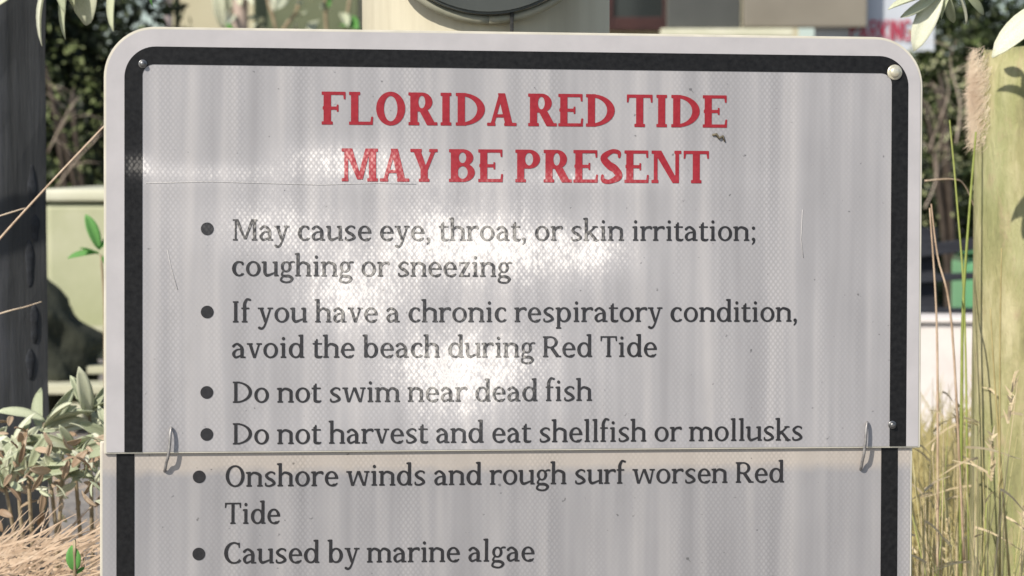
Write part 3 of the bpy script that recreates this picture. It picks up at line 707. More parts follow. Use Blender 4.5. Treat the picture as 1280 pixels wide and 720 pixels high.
def leaf_mesh(name, m, L=1.0, W=.42, fold=.12, curl=.25, thick=.02):
    n = 9; V, Fc = [], []
    for i in range(n+1):
        t = i/n; wv = W*.5*(math.sin(math.pi*min(1, t**.85*.98+.02))**.62)*(.55+.45*t) if 0 < i < n else .012
        z = -curl*t*t
        for sgn, up in ((-1, fold), (-.5, fold*.4), (0, 0), (.5, fold*.4), (1, fold)):
            V.append((sgn*wv, t*L, z+up*wv*2*.5))
    for i in range(n):
        for k in range(4): a = i*5+k; Fc.append((a, a+1, a+6, a+5))
    # underside
    N = len(V); V += [(x, y, z-thick*.5*(1-abs(0))) for x, y, z in V]
    Fc += [(a+N, d+N, c+N, b+N) for a, b, c, d in Fc[:]]
    rim = [i*5 for i in range(n+1)] + [n*5+k for k in range(1, 5)] + [i*5+4 for i in range(n-1, -1, -1)] + [3, 2, 1]
    for a, b in zip(rim, rim[1:]+rim[:1]): Fc.append((a, b, b+N, a+N))
    me = bpy.data.meshes.new(name); me.from_pydata(V, [], Fc); me.update(); me.polygons.foreach_set('use_smooth', [True]*len(me.polygons)); me.materials.append(m); return me
LM = {k: [leaf_mesh('leaf', m, 1, w_, f_, c_) for w_, f_, c_ in ((.40, .5, .2), (.46, .3, .35), (.34, .7, .1))] for k, m in
      (('silver', M_silver), ('pale', M_silver2), ('dry', M_brownleaf), ('green', M_green))}
def leaf(parent, base, tip, kind='silver', roll=0, width=1.0, var=None, face=None):
    base, tip = Vector(base), Vector(tip); d = tip-base; L = d.length; yv = d/L
    zv = Vector(face) if face is not None else Vector((0, -.75, .65)); zv = (zv - yv*zv.dot(yv))
    zv = zv.normalized() if zv.length > 1e-4 else yv.orthogonal().normalized()
    xv = yv.cross(zv); R = Matrix((xv, yv, zv)).transposed() @ Matrix.Rotation(roll, 3, 'Y')
    me = LM[kind][random.randrange(3) if var is None else var]
    o = bpy.data.objects.new('leaf', me); COL.objects.link(o); o.parent = parent
    o.matrix_local = Matrix.Translation(base-parent.location) @ R.to_4x4() @ Matrix.Diagonal((L*width, L, L, 1))
    return o
def branch(parent, pts, r0, r1, name='stem', m=None):
    c = curve_pts(pts, 5); n = len(c); return tube(name, c, [r0+(r1-r0)*i/(n-1) for i in range(n)], m or M_stem, parent, 7)

# overhanging silver-leaved shrub, top left
yA = .42
e = empty('silver_leaved_shrub', (-.75, yA+.1, gz(-.75, yA))); bpy.context.view_layer.update()
tag(e, 'silver-leaved branch overhanging the top left corner in front of the dark post', 'shrub')
P = lambda x, y, d=0: at(x, y, yA+d)
branch(e, [(-.75, yA+.1, gz(-.75, yA)-.02), (-.74, yA, .9), P(-170, -120), P(0, -75), P(110, -48), P(185, -40)], .012, .002)
for (bx_, by, tx, ty, k, ro, wd_) in ((66, -34, 25, 43, 'pale', .85, 1.0), (92, -30, 58, 40, 'silver', .5, .85), (118, -52, 93, 32, 'pale', .1, 1.8),
                                      (152, -40, 128, 33, 'pale', .8, .9), (192, -30, 178, 8, 'green', .2, .8), (45, -36, -12, 4, 'pale', -.3, .9), (80, -45, 66, 8, 'silver', .6, .9), (135, -45, 120, 6, 'pale', -.5, 1.0), (95, -45, 84, 10, 'pale', .3, 1.0)):
    leaf(e, P(bx_, by, random.uniform(-.01, .01)), P(tx, ty, random.uniform(-.02, .02)), k, ro, wd_)
for k in range(26):
    x = random.uniform(-160, 190); y = -55-random.uniform(0, 110)
    leaf(e, P(x, y, random.uniform(-.05, .05)), P(x+random.uniform(-60, 60), y+random.uniform(-55, 50), random.uniform(-.06, .06)), random.choice(('silver', 'pale')), random.uniform(-1, 1), 1.0)

# overhanging broad-leaved branch, top right
yB = .30
e = empty('silver_leaved_shrub', (.86, yB+.1, gz(.86, yB))); bpy.context.view_layer.update()
tag(e, 'broad pale green leaves overhanging the top right corner above the lichened piling', 'shrub')
P = lambda x, y, d=0: at(x, y, yB+d)
branch(e, [(.86, yB+.1, gz(.86, yB)-.02), (.84, yB, .9), P(1430, -90), P(1300, -40), P(1200, -12), P(1150, -22)], .012, .002)
for (bx_, by, tx, ty, k, ro, wd_) in ((1178, -12, 1140, 57, 'pale', .1, 1.15), (1185, -8, 1190, 33, 'silver', .9, .9), (1196, -10, 1216, 26, 'pale', -.5, 1.2), (1175, -8, 1110, 6, 'pale', .3, .8),
                                      (1188, -6, 1172, 22, 'silver', .5, .9), (1330, 0, 1238, 56, 'pale', .15, 1.1), (1205, -10, 1235, 16, 'silver', .4, .8), (1180, -14, 1128, 22, 'silver', -.8, .8), (1215, -15, 1250, -5, 'pale', .2, .9)):
    leaf(e, P(bx_, by, random.uniform(-.005, .005)), P(tx, ty, random.uniform(-.015, .015)), k, ro, wd_)
for k in range(20):
    x = random.uniform(1150, 1420); y = -50-random.uniform(0, 90)
    leaf(e, P(x, y, random.uniform(-.05, .05)), P(x+random.uniform(-60, 60), y+random.uniform(-50, 35), random.uniform(-.05, .05)), random.choice(('silver', 'pale')), random.uniform(-1, 1), 1.1)

# silver shrub, bottom left: rosettes of upright leaves over dry ones
yC = .45
e = empty('silver_leaved_shrub', (at(60, 700, yC).x, yC+.05, gz(-.3, yC+.05))); bpy.context.view_layer.update()
tag(e, 'low silvery shrub with dry brown leaves at the bottom left beside the sign', 'shrub')
P = lambda x, y, d=0: at(x, y, yC+d)
root = Vector((at(60, 700, yC).x, yC+.05, gz(-.3, yC+.05)-.02))
for (cx, cy, d, s_) in ((18, 555, 0, 1.1), (55, 528, .04, 1.4), (112, 512, .06, 1.3), (92, 556, -.02, .9), (140, 540, .05, 1), (35, 585, -.06, 1.1), (-20, 560, .05, 1.1), (5, 600, -.05, 1.0), (78, 590, -.06, .9)):
    c = P(cx, cy, d); branch(e, [root+Vector((random.uniform(-.03, .03), 0, 0)), root.lerp(c, .5)+Vector((random.uniform(-.02, .02), .02, 0)), c], .004, .0016)
    for k in range(9):
        a = rad(random.uniform(-100, 100)+0); L = random.uniform(28, 46)*s_
        leaf(e, P(cx+random.uniform(-3, 3), cy+random.uniform(-2, 12), d), P(cx+math.sin(a)*L, cy-math.cos(a)*L*.9, d+random.uniform(-.03, .02)), random.choice(('silver', 'silver', 'pale')), random.uniform(-1.1, 1.1), random.uniform(.8, 1.1))
for k in range(210):
    x, y, d = random.uniform(-30, 150), random.triangular(528, 655, 568), random.uniform(-.15, .03); a = random.uniform(0, 6.28); L = random.uniform(12, 26)
    leaf(e, P(x, y, d), P(x+math.cos(a)*L, y+math.sin(a)*L, d+random.uniform(-.02, .02)), random.choice(('dry', 'dry', 'pale', 'silver')), random.uniform(-1.4, 1.4), random.uniform(.8, 1.2))

# fresh green sprig in front of the utility box
yD = 1.4
e = empty('green_seedling', (at(128, 300, yD).x, yD, gz(-.4, yD))); bpy.context.view_layer.update()
tag(e, 'bright green sprig standing before the pale box left of the sign', 'plant')
P = lambda x, y, d=0: at(x, y, yD+d)
branch(e, [e.location, P(132, 420), P(126, 318)], .004, .0015)
for (bx_, by, tx, ty, ro) in ((124, 312, 110, 268, .2), (124, 316, 84, 320, .2), (124, 312, 150, 285, -.2), (124, 318, 100, 308, .8), (126, 320, 142, 335, .3)):
    leaf(e, P(bx_, by), P(tx, ty, random.uniform(-.01, .01)), 'green', ro, 1.1)

# ------------------------------------------------------------------ dark background foliage (each a bush of many small leaves)
M_bark = noisy('dark_bark', [(.3, (.03, .022, .016)), (.7, (.08, .06, .045))], 30)
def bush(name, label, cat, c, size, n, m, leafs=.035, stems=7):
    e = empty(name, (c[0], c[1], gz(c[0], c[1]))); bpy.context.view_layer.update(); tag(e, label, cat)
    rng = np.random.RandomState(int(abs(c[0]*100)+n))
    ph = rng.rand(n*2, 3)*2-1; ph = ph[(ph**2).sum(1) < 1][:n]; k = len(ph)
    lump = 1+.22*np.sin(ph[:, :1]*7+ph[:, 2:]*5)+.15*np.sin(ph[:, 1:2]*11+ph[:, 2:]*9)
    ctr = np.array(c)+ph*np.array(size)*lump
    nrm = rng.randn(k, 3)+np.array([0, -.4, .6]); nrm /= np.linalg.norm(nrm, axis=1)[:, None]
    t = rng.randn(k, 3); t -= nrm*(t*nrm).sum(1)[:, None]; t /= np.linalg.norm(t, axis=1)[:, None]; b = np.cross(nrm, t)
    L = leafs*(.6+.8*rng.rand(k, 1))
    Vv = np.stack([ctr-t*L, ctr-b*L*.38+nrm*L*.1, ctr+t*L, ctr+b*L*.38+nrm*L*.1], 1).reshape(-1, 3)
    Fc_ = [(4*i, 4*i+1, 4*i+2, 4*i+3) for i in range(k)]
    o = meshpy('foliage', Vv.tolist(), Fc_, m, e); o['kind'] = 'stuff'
    for s_ in range(stems):
        p1 = Vector(c)+Vector((random.uniform(-.7, .7)*size[0], random.uniform(-.5, .2)*size[1], random.uniform(.2, .9)*size[2]))
        branch(e, [Vector((c[0]+random.uniform(-.1, .1), c[1], gz(c[0], c[1])-.05)), Vector((c[0], c[1]-.1, c[2]-size[2]*.3)).lerp(p1, .5), p1], .014, .003, 'branch', M_bark)
    return e
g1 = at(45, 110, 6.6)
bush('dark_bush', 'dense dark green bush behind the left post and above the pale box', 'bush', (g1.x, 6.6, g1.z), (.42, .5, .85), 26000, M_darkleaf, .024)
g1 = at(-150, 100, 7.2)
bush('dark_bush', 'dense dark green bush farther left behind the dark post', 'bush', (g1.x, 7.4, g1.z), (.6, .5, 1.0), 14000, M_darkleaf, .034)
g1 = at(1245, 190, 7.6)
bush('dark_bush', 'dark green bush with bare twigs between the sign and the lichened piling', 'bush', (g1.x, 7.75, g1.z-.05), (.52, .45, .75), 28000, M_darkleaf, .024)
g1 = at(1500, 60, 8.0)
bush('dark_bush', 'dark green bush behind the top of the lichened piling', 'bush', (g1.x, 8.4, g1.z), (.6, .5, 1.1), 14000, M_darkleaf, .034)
M_paleleaf = leaf_mat('sunlit_leaf', [(.3, (.14, .20, .06)), (.55, (.36, .40, .18)), (.75, (.62, .60, .40))], trans=.3, scale=30)  # pale colours stand for sunlit flecks over the dark bushes
g1 = at(95, 150, 5.6); bush('sprawling_bush', 'sparse sunlit pale-leaved twigs in front of the dark bush left of the sign', 'bush', (g1.x, 5.7, g1.z-.05), (.20, .22, .36), 420, M_paleleaf, .011, 3)
g1 = at(1190, 150, 5.6); bush('sprawling_bush', 'sparse sunlit pale-leaved twigs between the sign and the lichened piling', 'bush', (g1.x, 5.7, g1.z-.02), (.20, .22, .34), 420, M_paleleaf, .011, 3)
# pale dry twigs inside the bushes
M_twig = noisy('pale_dry_twig', [(.3, (.32, .25, .19)), (.7, (.56, .47, .38))], 60)
def twig(pts, y, label, r=.004):
    e = empty('dry_twig', at(*pts[0], y)); bpy.context.view_layer.update(); tag(e, label, 'twig', 'bare twigs in front of the dark bushes')
    c = curve_pts([at(*p, y+random.uniform(-.05, .05)) for p in pts], 4); n = len(c)
    tube('stem', c, [r*(1-.6*i/(n-1)) for i in range(n)], M_twig, e, 6)
    for k in range(5):
        i = random.randrange(2, n); p = c[i]; d = Vector((random.uniform(-1, 1), random.uniform(-.5, .5), random.uniform(0, 1))).normalized()
        tube('side_shoot', [p, p+d*.05+Vector((0, 0, .01)), p+d*.09], [r*.5, r*.4, r*.2], M_twig, e, 5)
for pts, lab in (([(70, 235), (95, 200), (118, 175), (132, 150)], 'bare pale twig rising beside the sign left edge in the dark bush'),
                 ([(60, 190), (85, 140), (100, 120)], 'short bare twig in the dark bush left of the sign'),
                 ([(1160, 190), (1175, 150), (1186, 115), (1180, 90)], 'bare twig below the pale overhanging leaves at the top right'),
                 ([(1156, 260), (1170, 225), (1172, 180)], 'bare twig just right of the sign edge halfway up'),
                 ([(1195, 180), (1200, 130), (1188, 80), (1196, 50)], 'bare twig close against the frayed side of the piling')):
    twig(pts, 5.2, lab, .0026)

# ------------------------------------------------------------------ left: pale utility box on slatted boards
M_box = noisy('olive_cream_box', [(.3, (.33, .35, .21)), (.55, (.42, .43, .28)), (.75, (.50, .50, .36))], 5, rough=.6, bump=.15, dist=.002)
M_lid = noisy('pale_box_lid', [(.3, (.52, .52, .38)), (.7, (.66, .65, .52))], 8, rough=.55, bump=.15, dist=.002)
yE = 3.2
x0 = at(57, 300, yE).x; x1 = at(330, 300, yE).x; zt_ = at(60, 236, yE).z; zb = at(60, 418, yE).z
e = empty('utility_box', ((x0+x1)/2, yE+.3, zb)); bpy.context.view_layer.update(); tag(e, 'pale olive utility box with lighter lid left of the sign', 'utility box')
bm = bmesh.new(); box(bm, x0, yE, zb, x1, yE+.6, zt_-.03, .012); bmo('body', bm, M_box, e)
bm = bmesh.new(); box(bm, x0-.006, yE-.012, zt_-.026, x1+.006, yE+.61, zt_, .008); bmo('lid', bm, M_lid, e)
M_shadow_mound = noisy('dark_shadow_mound', [(.3, (.018, .020, .014)), (.6, (.04, .044, .030)), (.8, (.09, .095, .06))], 9, rough=.9, bump=.9, dist=.02)  # dark mound added in place of a shadow on the utility box
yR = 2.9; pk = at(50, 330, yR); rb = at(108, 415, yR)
e = empty('shadow_mound', (pk.x, yR, gz(pk.x, yR))); bpy.context.view_layer.update(); tag(e, 'dark mound added in place of a shadow between the left post and the pale utility box', 'shadow_mound')
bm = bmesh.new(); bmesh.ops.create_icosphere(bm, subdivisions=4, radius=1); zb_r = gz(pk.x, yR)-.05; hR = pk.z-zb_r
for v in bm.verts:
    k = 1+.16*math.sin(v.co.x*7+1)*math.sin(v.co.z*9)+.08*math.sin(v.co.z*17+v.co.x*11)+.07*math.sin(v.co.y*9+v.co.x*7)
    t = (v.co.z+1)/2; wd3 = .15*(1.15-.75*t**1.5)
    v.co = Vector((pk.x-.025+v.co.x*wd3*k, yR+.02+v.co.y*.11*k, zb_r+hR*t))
bmo('shadow_lump', bm, M_shadow_mound, e, True)
M_slat = wood('bleached_board', (.30, .29, .20), (.48, .47, .34), (.62, .60, .46), (.08, 1, 1), 30)
e = empty('slatted_step', (x0+.3, yE-.2, gz(x0, yE-.2))); bpy.context.view_layer.update(); tag(e, 'bleached slatted wooden steps below the pale utility box', 'steps')
for i, (y0, y1, dy, h) in enumerate(((411, 419, -.05, .3), (424, 434, -.12, .3), (441, 449, -.20, .3), (459, 468, -.29, .3), (482, 493, -.41, .3))):
    ya = yE+dy-.05; zt2 = at(90, y0, ya).z; zb2 = at(90, y1, ya).z
    bm = bmesh.new(); box(bm, x0-.02, ya, zb2, x1+.05, ya+.1, zt2, .004, .002); bmo('board', bm, M_slat, e)
for xx in (x0+.12, x0+.42):
    bm = bmesh.new(); box(bm, xx, yE-.48, gz(xx, yE), xx+.04, yE-.06, at(90, 505, yE-.5).z-.004, .003); bmo('stringer', bm, M_slat, e)

# ------------------------------------------------------------------ right: low pale wall, green bin and dark slat fence
M_wall = noisy('pale_low_wall', [(.3, (.66, .60, .57)), (.7, (.82, .77, .73))], 9, rough=.8, bump=.3, dist=.003)
yF = 3.0; x0 = at(1000, 430, yF).x; x1 = at(1420, 430, yF).x; zt_ = at(1180, 398, yF).z
e = empty('low_wall', ((x0+x1)/2, yF, gz(x0, yF))); bpy.context.view_layer.update(); tag(e, 'low pinkish-white wall right of the sign behind the tall grass', 'wall')
bm = bmesh.new(); box(bm, x0, yF, gz(x0, yF)-.1, x1, yF+.15, zt_-.012, .005); bmo('body', bm, M_wall, e)
bm = bmesh.new(); box(bm, x0-.01, yF-.01, zt_-.009, x1+.01, yF+.16, zt_, .004); bmo('coping', bm, M_wall, e)
M_gbin = noisy('green_plastic', [(.3, (.11, .33, .16)), (.7, (.18, .42, .22))], 6, rough=.4, bump=.1, dist=.002)
M_dslat = wood('dark_slat', (.015, .016, .022), (.030, .032, .040), (.05, .055, .065), (.08, 1, 1), 30)
yG = 3.9; x0 = at(1208, 430, yG).x; x1 = at(1330, 430, yG).x
e = empty('green_chair', ((x0+x1)/2, yG+.1, gz(x0, yG))); bpy.context.view_layer.update(); tag(e, 'bright green plastic bin showing between the dark slats right of the sign', 'bin')
e.name = 'green_bin'
bm = bmesh.new(); box(bm, x0, yG, gz(x0, yG)-.02, x1, yG+.22, at(1200, 320, yG).z, .02); bmo('body', bm, M_gbin, e)
bm = bmesh.new(); box(bm, x0-.02, yG-.02, at(1200, 317, yG).z, x1+.02, yG+.24, at(1200, 306, yG).z, .008); bmo('lid', bm, M_gbin, e)
yS = 3.6
e = empty('slat_bench', (at(1200, 430, yS).x, yS, gz(.8, yS))); bpy.context.view_layer.update(); tag(e, 'dark slatted bench back in front of the green bin', 'bench')
for (ya, yb, tilt) in ((283, 310, -.13), (327, 348, -.06), (373, 397, .0), (402, 430, 0)):
    a = at(1060, ya+12, yS); b = at(1420, yb, yS); bm = bmesh.new(); box(bm, a.x, yS, b.z, b.x, yS+.022, a.z, .003)
    bmesh.ops.rotate(bm, verts=bm.verts, cent=((a.x+b.x)/2, yS, (a.z+b.z)/2), matrix=Matrix.Rotation(tilt, 3, 'Y')); bmo('slat', bm, M_dslat, e)
for px in (1090, 1150, 1360):
    a = at(px, 285, yS+.03); bm = bmesh.new(); box(bm, a.x, yS+.03, gz(a.x, yS)-.02, a.x+.04, yS+.07, a.z, .003); bmo('leg', bm, M_dslat, e)

# ------------------------------------------------------------------ top: pipe, cream building, grey window, taupe cabinet, PARKING sign
M_bwall = noisy('cream_stucco', [(.3, (.50, .46, .31)), (.7, (.58, .54, .39))], 3, rough=.85, bump=.2, dist=.004)
M_olive = noisy('olive_panel', [(.3, (.10, .12, .065)), (.7, (.17, .19, .11))], 3, rough=.7, bump=.2, dist=.004)
M_pipe = noisy('pinkish_pipe', [(.3, (.36, .30, .30)), (.7, (.46, .40, .40))], 20, rough=.5, bump=.1)
M_frame = noisy('dark_red_brown', [(.3, (.030, .012, .012)), (.7, (.06, .025, .022))], 20, rough=.5, bump=.1)
M_glass = mat('dark_window_glass', (.03, .035, .035), .12, .5)
M_taupe = noisy('taupe_metal', [(.3, (.20, .18, .145)), (.7, (.27, .245, .20))], 3, rough=.6, bump=.1, dist=.003)
yH = 7.5
def X(px, y): return at(px, 20, y).x
def Z(py, y): return at(640, py, y).z
g = gz(0, yH)
e = empty('building', (0, yH+1, g)); bpy.context.view_layer.update(); tag(e, 'cream walled building seen above the top edge of the sign', 'building')
bm = bmesh.new(); box(bm, X(215, yH), yH, g-.1, X(455, yH), yH+2.5, 2.9); bmo('wall', bm, M_bwall, e)
bm = bmesh.new(); box(bm, X(455, yH)+.003, yH+.05, g-.1, X(1000, yH), yH+2.5, 2.9); bmo('wall', bm, M_bwall, e)
bm = bmesh.new(); box(bm, X(318, yH), yH-.03, g, X(448, yH), yH-.002, 2.2, .004); tag(bmo('door', bm, M_olive, e), 'olive door panel')
# window
bm = bmesh.new()
wx0, wx1, wz0, wz1 = X(757, yH), X(838, yH), Z(38, yH), Z(-120, yH)
box(bm, wx0, yH-.02, wz0, wx0+.03, yH+.045, wz1, .003); box(bm, wx1-.03, yH-.02, wz0, wx1, yH+.045, wz1, .003); box(bm, wx0+.031, yH-.02, wz0, wx1-.031, yH+.045, wz0+.05, .003)
fr = bmo('window', bm, M_frame, e)
bm = bmesh.new(); box(bm, wx0+.03, yH+.0, wz0+.05, wx1-.03, yH+.04, wz1); bmo('pane', bm, M_glass, fr)
bm = bmesh.new(); box(bm, X(212, yH)-.05, yH-.25, 2.9, X(1000, yH)+.05, yH+2.6, 3.0, .01); bmo('roof', bm, M_lid, e)
# pipe
e = empty('drain_pipe', (X(211, 7.1), 7.1, g)); bpy.context.view_layer.update(); tag(e, 'thin pinkish vertical pipe above the sign left corner', 'pipe')
xp = X(210, 7.1); tube('tube', [(xp, 7.1, g-.1), (xp, 7.1, 1.3), (xp, 7.1, 2.6)], .016, M_pipe, e, 14)
bm = bmesh.new(); box(bm, xp+.02, 7.13, g, xp+.036, 7.16, 2.6, .002); bmo('dark_rail', bm, M_strap, e)
# grey van-like box: dark grey panel + taupe cabinet
M_gpan = noisy('dark_grey_panel', [(.3, (.055, .058, .055)), (.7, (.085, .088, .082))], 3, rough=.5, bump=.1, dist=.003)
yI = 6.4
e = empty('screen_panel', ((X(834, yI)+X(1083, yI))/2, yI+.3, gz(.8, yI))); bpy.context.view_layer.update(); tag(e, 'taupe and dark grey standing screen panels above the sign, left of the PARKING sign', 'screen')
zc = Z(35, yI)
bm = bmesh.new(); box(bm, X(834, yI), yI, zc, X(927, yI)-.002, yI+.05, 1.9, .004); tag(bmo('panel', bm, M_gpan, e), 'dark grey panel')
bm = bmesh.new(); box(bm, X(928, yI)+.002, yI-.02, zc+.002, X(1083, yI), yI+.05, 1.9, .006); tag(bmo('panel', bm, M_taupe, e), 'taupe panel')
bm = bmesh.new(); box(bm, X(826, yI), yI-.04, zc-.03, X(990, yI), yI+.05, zc-.003, .004); bmo('base_rail', bm, M_lid, e)
for a in (840, 1060):
    bm = bmesh.new(); box(bm, X(a, yI), yI, gz(.8, yI)-.02, X(a, yI)+.05, yI+.045, zc-.031, .003); bmo('leg', bm, M_gpan, e)
# PARKING sign (its left letters are hidden behind the cabinet)
yJ = 6.47
M_psign = noisy('pale_blue_sign_face', [(.3, (.50, .54, .60)), (.7, (.58, .61, .66))], 6, rough=.45, bump=.05, dist=.001)
M_pink = noisy('faded_red_ink', [(.3, (.42, .03, .07)), (.7, (.48, .05, .09))], 30, rough=.5, bump=.05, dist=.001)
g1 = gz(.9, yJ); pb = Vector((X(1100, yJ), yJ, g1))
e = empty('parking_sign', pb); bpy.context.view_layer.update(); tag(e, 'white PARKING sign with red letters behind the top right corner of the warning sign', 'sign')
tube('post', [(pb.x, yJ+.03, g1-.05), (pb.x, yJ+.03, 1.2), (pb.x, yJ+.03, 1.9)], .025, M_steel, e, 12)
bm = bmesh.new(); box(bm, X(1018, yJ), yJ-.004, Z(64, yJ), X(1168, yJ), yJ, Z(-130, yJ), .0015); bmo('panel', bm, M_psign, e)
# sans lettering built from bars
def bars(ch, x, z, wL, h, t, y, bm):
    def bar(x0, z0, x1, z1):
        d = Vector((x1-x0, 0, z1-z0)); L = d.length; nrm_ = Vector((-d.z, 0, d.x))/L*(t/2)
        p = [Vector((x0, 0, z0))-nrm_, Vector((x1, 0, z1))-nrm_, Vector((x1, 0, z1))+nrm_, Vector((x0, 0, z0))+nrm_]
        bars.k += .0003; bm.faces.new([bm.verts.new((x+a.x, y-bars.k, z+a.z)) for a in p])
    tt = t/2; a, b = tt, wL-tt; m_ = h*.5
    S_ = {'P': [(a, 0, a, h), (a, h-tt, b-tt, h-tt), (b-tt*.5, h-tt*1.6, b-tt*.5, m_+tt*.6), (a, m_, b-tt, m_)], 'A': [(a, 0, wL/2, h), (b, 0, wL/2, h), (a+t*.6, h*.3, b-t*.6, h*.3)],
          'R': [(a, 0, a, h), (a, h-tt, b-tt, h-tt), (b-tt*.5, h-tt*1.6, b-tt*.5, m_+tt*.6), (a, m_, b-tt, m_), (wL*.45, m_, b, 0)],
          'K': [(a, 0, a, h), (a+tt, h*.38, b, h), (wL*.38, h*.55, b, 0)], 'I': [(wL/2, 0, wL/2, h)],
          'N': [(a, 0, a, h), (b, 0, b, h), (a, h*.97, b, h*.03)],
          'G': [(a, t, a, h-t), (a+tt*.3, h-t*1.1, a+t*1.2, h-tt*.6), (a+t, h-tt, b-tt, h-tt), (b-t, h-tt*.8, b, h-t*1.6), (a+tt*.3, t*1.1, a+t*1.2, tt*.6), (a+t, tt, b-tt, tt), (b, tt*.6, b, m_-tt), (wL*.5, m_-tt, b+tt, m_-tt)]}[ch]
    for q_ in S_: bar(*q_)
bars.k = .001
bm = bmesh.new(); zb_ = Z(51, yJ); hL = Z(25, yJ)-zb_
for ch, p0, p1 in (('P', 1062, 1072), ('A', 1073.5, 1085), ('R', 1087, 1097.5), ('K', 1099, 1109.5), ('I', 1111, 1114.5), ('N', 1116, 1126), ('G', 1128, 1138.5)):
    bars(ch, X(p0, yJ), zb_, X(p1, yJ)-X(p0, yJ), hL, .0075, yJ-.005, bm)
bmesh.ops.recalc_face_normals(bm, faces=bm.faces)
bmo('lettering', bm, M_pink, e)
# climbing plants in front of the olive door
yK = 5.6
e = empty('pale_leaved_plant', (X(330, yK), yK, gz(-.4, yK))); bpy.context.view_layer.update(); tag(e, 'pinkish stem and twiggy pale-leaved plant before the olive door', 'plant')
M_pinkst = noisy('pinkish_trunk', [(.3, (.34, .25, .21)), (.7, (.50, .41, .36))], 12)
P = lambda x, y, d=0: at(x, y, yK+d)
branch(e, [(X(305, yK), yK, gz(-.4, yK)-.05), P(302, 200), P(300, 60), P(303, -60)], .028, .022, 'trunk', M_pinkst)
for pts in (([P(350, 120), P(345, 40), P(335, 0), P(325, -60)]), ([P(350, 120), P(352, 45), P(372, 10), P(380, -50)]), ([P(420, 160), P(408, 40), P(407, -60)]), ([P(430, 160), P(432, 40), P(445, -40)])):
    branch(e, [Vector((X(340, yK), yK, gz(-.4, yK)))]+pts, .008, .005)
for k in range(46):
    x = random.uniform(275, 448); y = random.uniform(-60, 48); a = random.uniform(0, 6.28); L = random.uniform(14, 28)
    leaf(e, P(x, y, random.uniform(-.1, .1)), P(x+math.cos(a)*L*.6, y+math.sin(a)*L, random.uniform(-.1, .1)), random.choice(('pale', 'pale', 'green', 'silver')), random.uniform(-1, 1), random.uniform(.8, 1.2))
for px in (275, 283):
    leaf(e, P(px, -30), P(px-4, 36), 'pale', .2, .8)

# ------------------------------------------------------------------ grasses
M_gold = leaf_mat('dry_gold_grass', [(.3, (.48, .40, .18)), (.55, (.68, .60, .30)), (.8, (.84, .76, .48))], trans=.3)
M_ggreen = leaf_mat('yellow_green_grass', [(.3, (.34, .40, .10)), (.6, (.52, .58, .18)), (.8, (.68, .70, .32))], trans=.3)
M_straw = leaf_mat('pinkish_straw', [(.25, (.36, .24, .15)), (.5, (.68, .52, .38)), (.75, (.88, .76, .60))], trans=.2)
def blade_geo(V, Fc, b, tip, bend, w0):
    b, tip = Vector(b), Vector(tip); n = 6; d = (tip-b); side = d.cross(Vector((random.uniform(-.5, .5), 1, 0))).normalized()
    i0 = len(V)
    for i in range(n+1):
        t = i/n; p = b+d*t+Vector(bend)*math.sin(math.pi*t*.5)**2*t; wv = w0*(1-t**1.6)+.0002
        V.append(p-side*wv); V.append(p+side*wv)
    for i in range(n): a = i0+2*i; Fc.append((a, a+1, a+3, a+2))
def clump(name, label, m, xs, ys, n, hmin, hmax, y0, w0=.0011, lean=.12, cat='grass'):
    V, Fc = [], []
    for k in range(n):
        y = random.uniform(*ys); x = at(random.uniform(*xs), 600, y).x; h = random.uniform(hmin, hmax)
        zt2 = at(0, random.uniform(*y0), y).z; zb2 = gz(x, y)-.01; h = max(.06, zt2-zb2)
        blade_geo(V, Fc, (x, y, zb2), (x+random.gauss(0, lean)*h, y+random.gauss(0, .08)*h, zb2+h), (random.gauss(0, .07), 0, -random.uniform(0, .09)), w0*random.uniform(.6, 1.4))
    o = meshpy(name, V, Fc, m); tag(o, label, cat, kind='stuff'); return o
clump('tall_grass', 'golden dry grass standing right of the sign before the piling', M_gold, (1120, 1330), (.25, .68), 170, 0, 0, (400, 720), .0010, .16)
clump('tall_grass', 'yellow-green grass blades right of the sign', M_ggreen, (1135, 1320), (.3, .7), 60, 0, 0, (430, 740), .0013, .14)
clump('tall_grass', 'shorter golden grass behind the right side in front of the low wall', M_gold, (1080, 1360), (.9, 2.4), 1500, 0, 0, (455, 620), .0026, .3)
V, Fc = [], []
for k in range(460):
    y = random.uniform(.05, .45); x0_ = random.uniform(-60, 150); y0_ = random.uniform(672, 790) - max(0, x0_-40)*.12; L = random.uniform(40, 120); a = rad(random.gauss(28, 16))
    blade_geo(V, Fc, at(x0_-L*.5*math.cos(a), y0_+L*.5*math.sin(a), y), at(x0_+L*.5*math.cos(a), y0_-L*.5*math.sin(a), y+random.uniform(-.05, .05)), (0, 0, random.uniform(-.02, .02)), random.uniform(.0004, .0011))
for k in range(120):                     # the standing stems that carry the tangle
    y = random.uniform(.1, .5); x0_ = random.uniform(-60, 150); p = at(x0_, 730, y); g_ = gz(p.x, y)
    blade_geo(V, Fc, (p.x+random.uniform(-.1, .1), y, g_-.01), at(x0_, random.uniform(690, 760), y), (0, 0, 0), .0014)
tag(meshpy('straw', V, Fc, M_straw), 'pinkish straw tangle at the bottom left below the silvery shrub', 'straw', kind='stuff')
e = empty('green_seedling', (at(92, 720, .04).x, .04, gz(at(92, 720, .04).x, .04))); bpy.context.view_layer.update()
tag(e, 'tiny plant with one round bright green leaf at the bottom left over the straw', 'plant')
branch(e, [e.location, at(94, 760, .04), at(93, 716, .04)], .002, .001)
leaf(e, at(94, 714, .04), at(90, 686, .035), 'green', .1, 1.7); leaf(e, at(94, 718, .04), at(106, 708, .045), 'green', .3, 1.0)
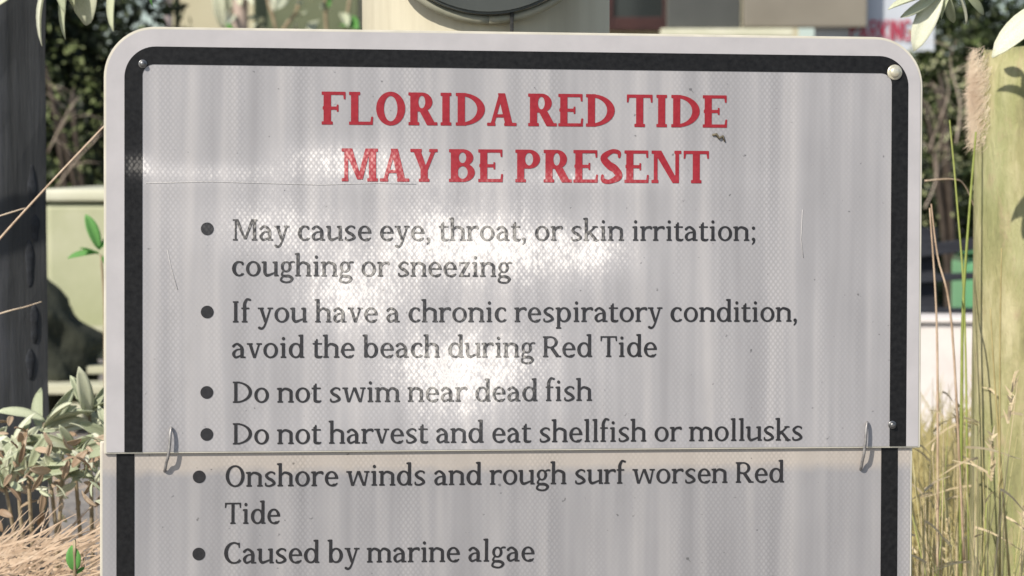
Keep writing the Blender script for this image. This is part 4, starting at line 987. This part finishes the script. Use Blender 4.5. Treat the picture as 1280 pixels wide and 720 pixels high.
clump('tall_grass', 'sparse dry grass on the bank behind the silvery shrub', M_straw, (-150, 260), (.9, 2.4), 120, 0, 0, (520, 650), .0014, .25)
M_head = leaf_mat('seed_head', [(.3, (.50, .38, .22)), (.6, (.72, .60, .40)), (.8, (.86, .76, .56))], trans=.2)
V, Fc = [], []
for k in range(12):
    y = random.uniform(.3, .75); px_ = random.uniform(1150, 1300); p1 = at(px_, random.uniform(440, 660), y); g_ = gz(p1.x, y)
    b0 = Vector((p1.x+random.gauss(0, .06), y, g_-.01)); blade_geo(V, Fc, b0, p1, (random.gauss(0, .03), 0, 0), .0009)
    d = (p1-b0).normalized()
    for j in range(16):
        q_ = p1 - d*.045*(j/16); o_ = Vector([random.gauss(0, 1) for _ in range(3)]).normalized()*.007
        blade_geo(V, Fc, q_, q_+o_+d*.008, (0, 0, 0), .0011)
for k in range(60):                      # snapped blades lying across
    y = random.uniform(.3, .7); px_ = random.uniform(1140, 1300); py_ = random.uniform(480, 730); a = random.uniform(-.9, 4.0); L = random.uniform(20, 70)
    g_ = gz(at(px_, 700, y).x, y); q0 = at(px_, py_, y); q1 = at(px_+math.cos(a)*L, py_-math.sin(a)*L*.6, y+random.uniform(-.04, .04))
    blade_geo(V, Fc, Vector((q0.x+random.gauss(0, .02), y, g_-.01)), q0, (0, 0, 0), .0009); blade_geo(V, Fc, q0, q1, (0, 0, -.01), .0009)
tag(meshpy('tall_grass', V, Fc, M_head), 'dry seed heads and snapped stems among the grass right of the sign', 'grass', kind='stuff')
def stalk(pts, y, label, m=M_gold, r=.0012, grp='long grass stalks crossing the view'):
    e = empty('grass_stalk', at(*pts[0], y)); bpy.context.view_layer.update(); tag(e, label, 'grass stalk', grp)
    c = curve_pts([at(*p, y+.01*i) for i, p in enumerate(pts)], 6); n = len(c); tube('stem', c, [r*(1-.5*i/(n-1)) for i in range(n)], m, e, 6)
    return e
stalk([(-160, 520), (-60, 370), (0, 298), (60, 232), (128, 160), (150, 140)], .35, 'straw stalk crossing the dark left post diagonally up to the sign', M_straw, .0014)
stalk([(-120, 330), (-40, 285), (25, 262), (30, 262)], .40, 'short straw stalk crossing the dark left post above its middle', M_straw, .0009)
stalk([(-120, 430), (0, 392), (30, 384), (52, 377)], .40, 'thin straw stalk crossing the lower half of the dark left post', M_straw, .0009)
stalk([(1200, 760), (1202, 500), (1204, 380), (1212, 260), (1220, 165)], .45, 'tallest bright yellow stalk just left of the lichened piling', M_ggreen, .0018)
stalk([(1210, 700), (1206, 400), (1196, 250), (1187, 150)], .5, 'thin green stalk leaning left beside the tallest yellow stalk', M_ggreen, .0012)
stalk([(1172, 720), (1172, 500), (1170, 380), (1162, 260)], .42, 'brown stalk nearest the right edge of the sign', M_straw, .0014)
stalk([(1205, 700), (1190, 410), (1172, 320), (1164, 255)], .42, 'brown stalk leaning left towards the sign right edge', M_straw, .0013)
stalk([(1250, 720), (1250, 450), (1252, 310)], .34, 'pale stalk in front of the middle of the lichened piling', M_gold, .0011)
stalk([(1262, 720), (1245, 500), (1238, 385)], .34, 'short stalk before the lower left of the lichened piling', M_gold, .0011)
stalk([(1156, 226), (1190, 224), (1206, 232), (1222, 270)], .6, 'bowed dry stalk arching between sign and piling', M_straw, .0009)
e_ = None
bpy.context.view_layer.update()
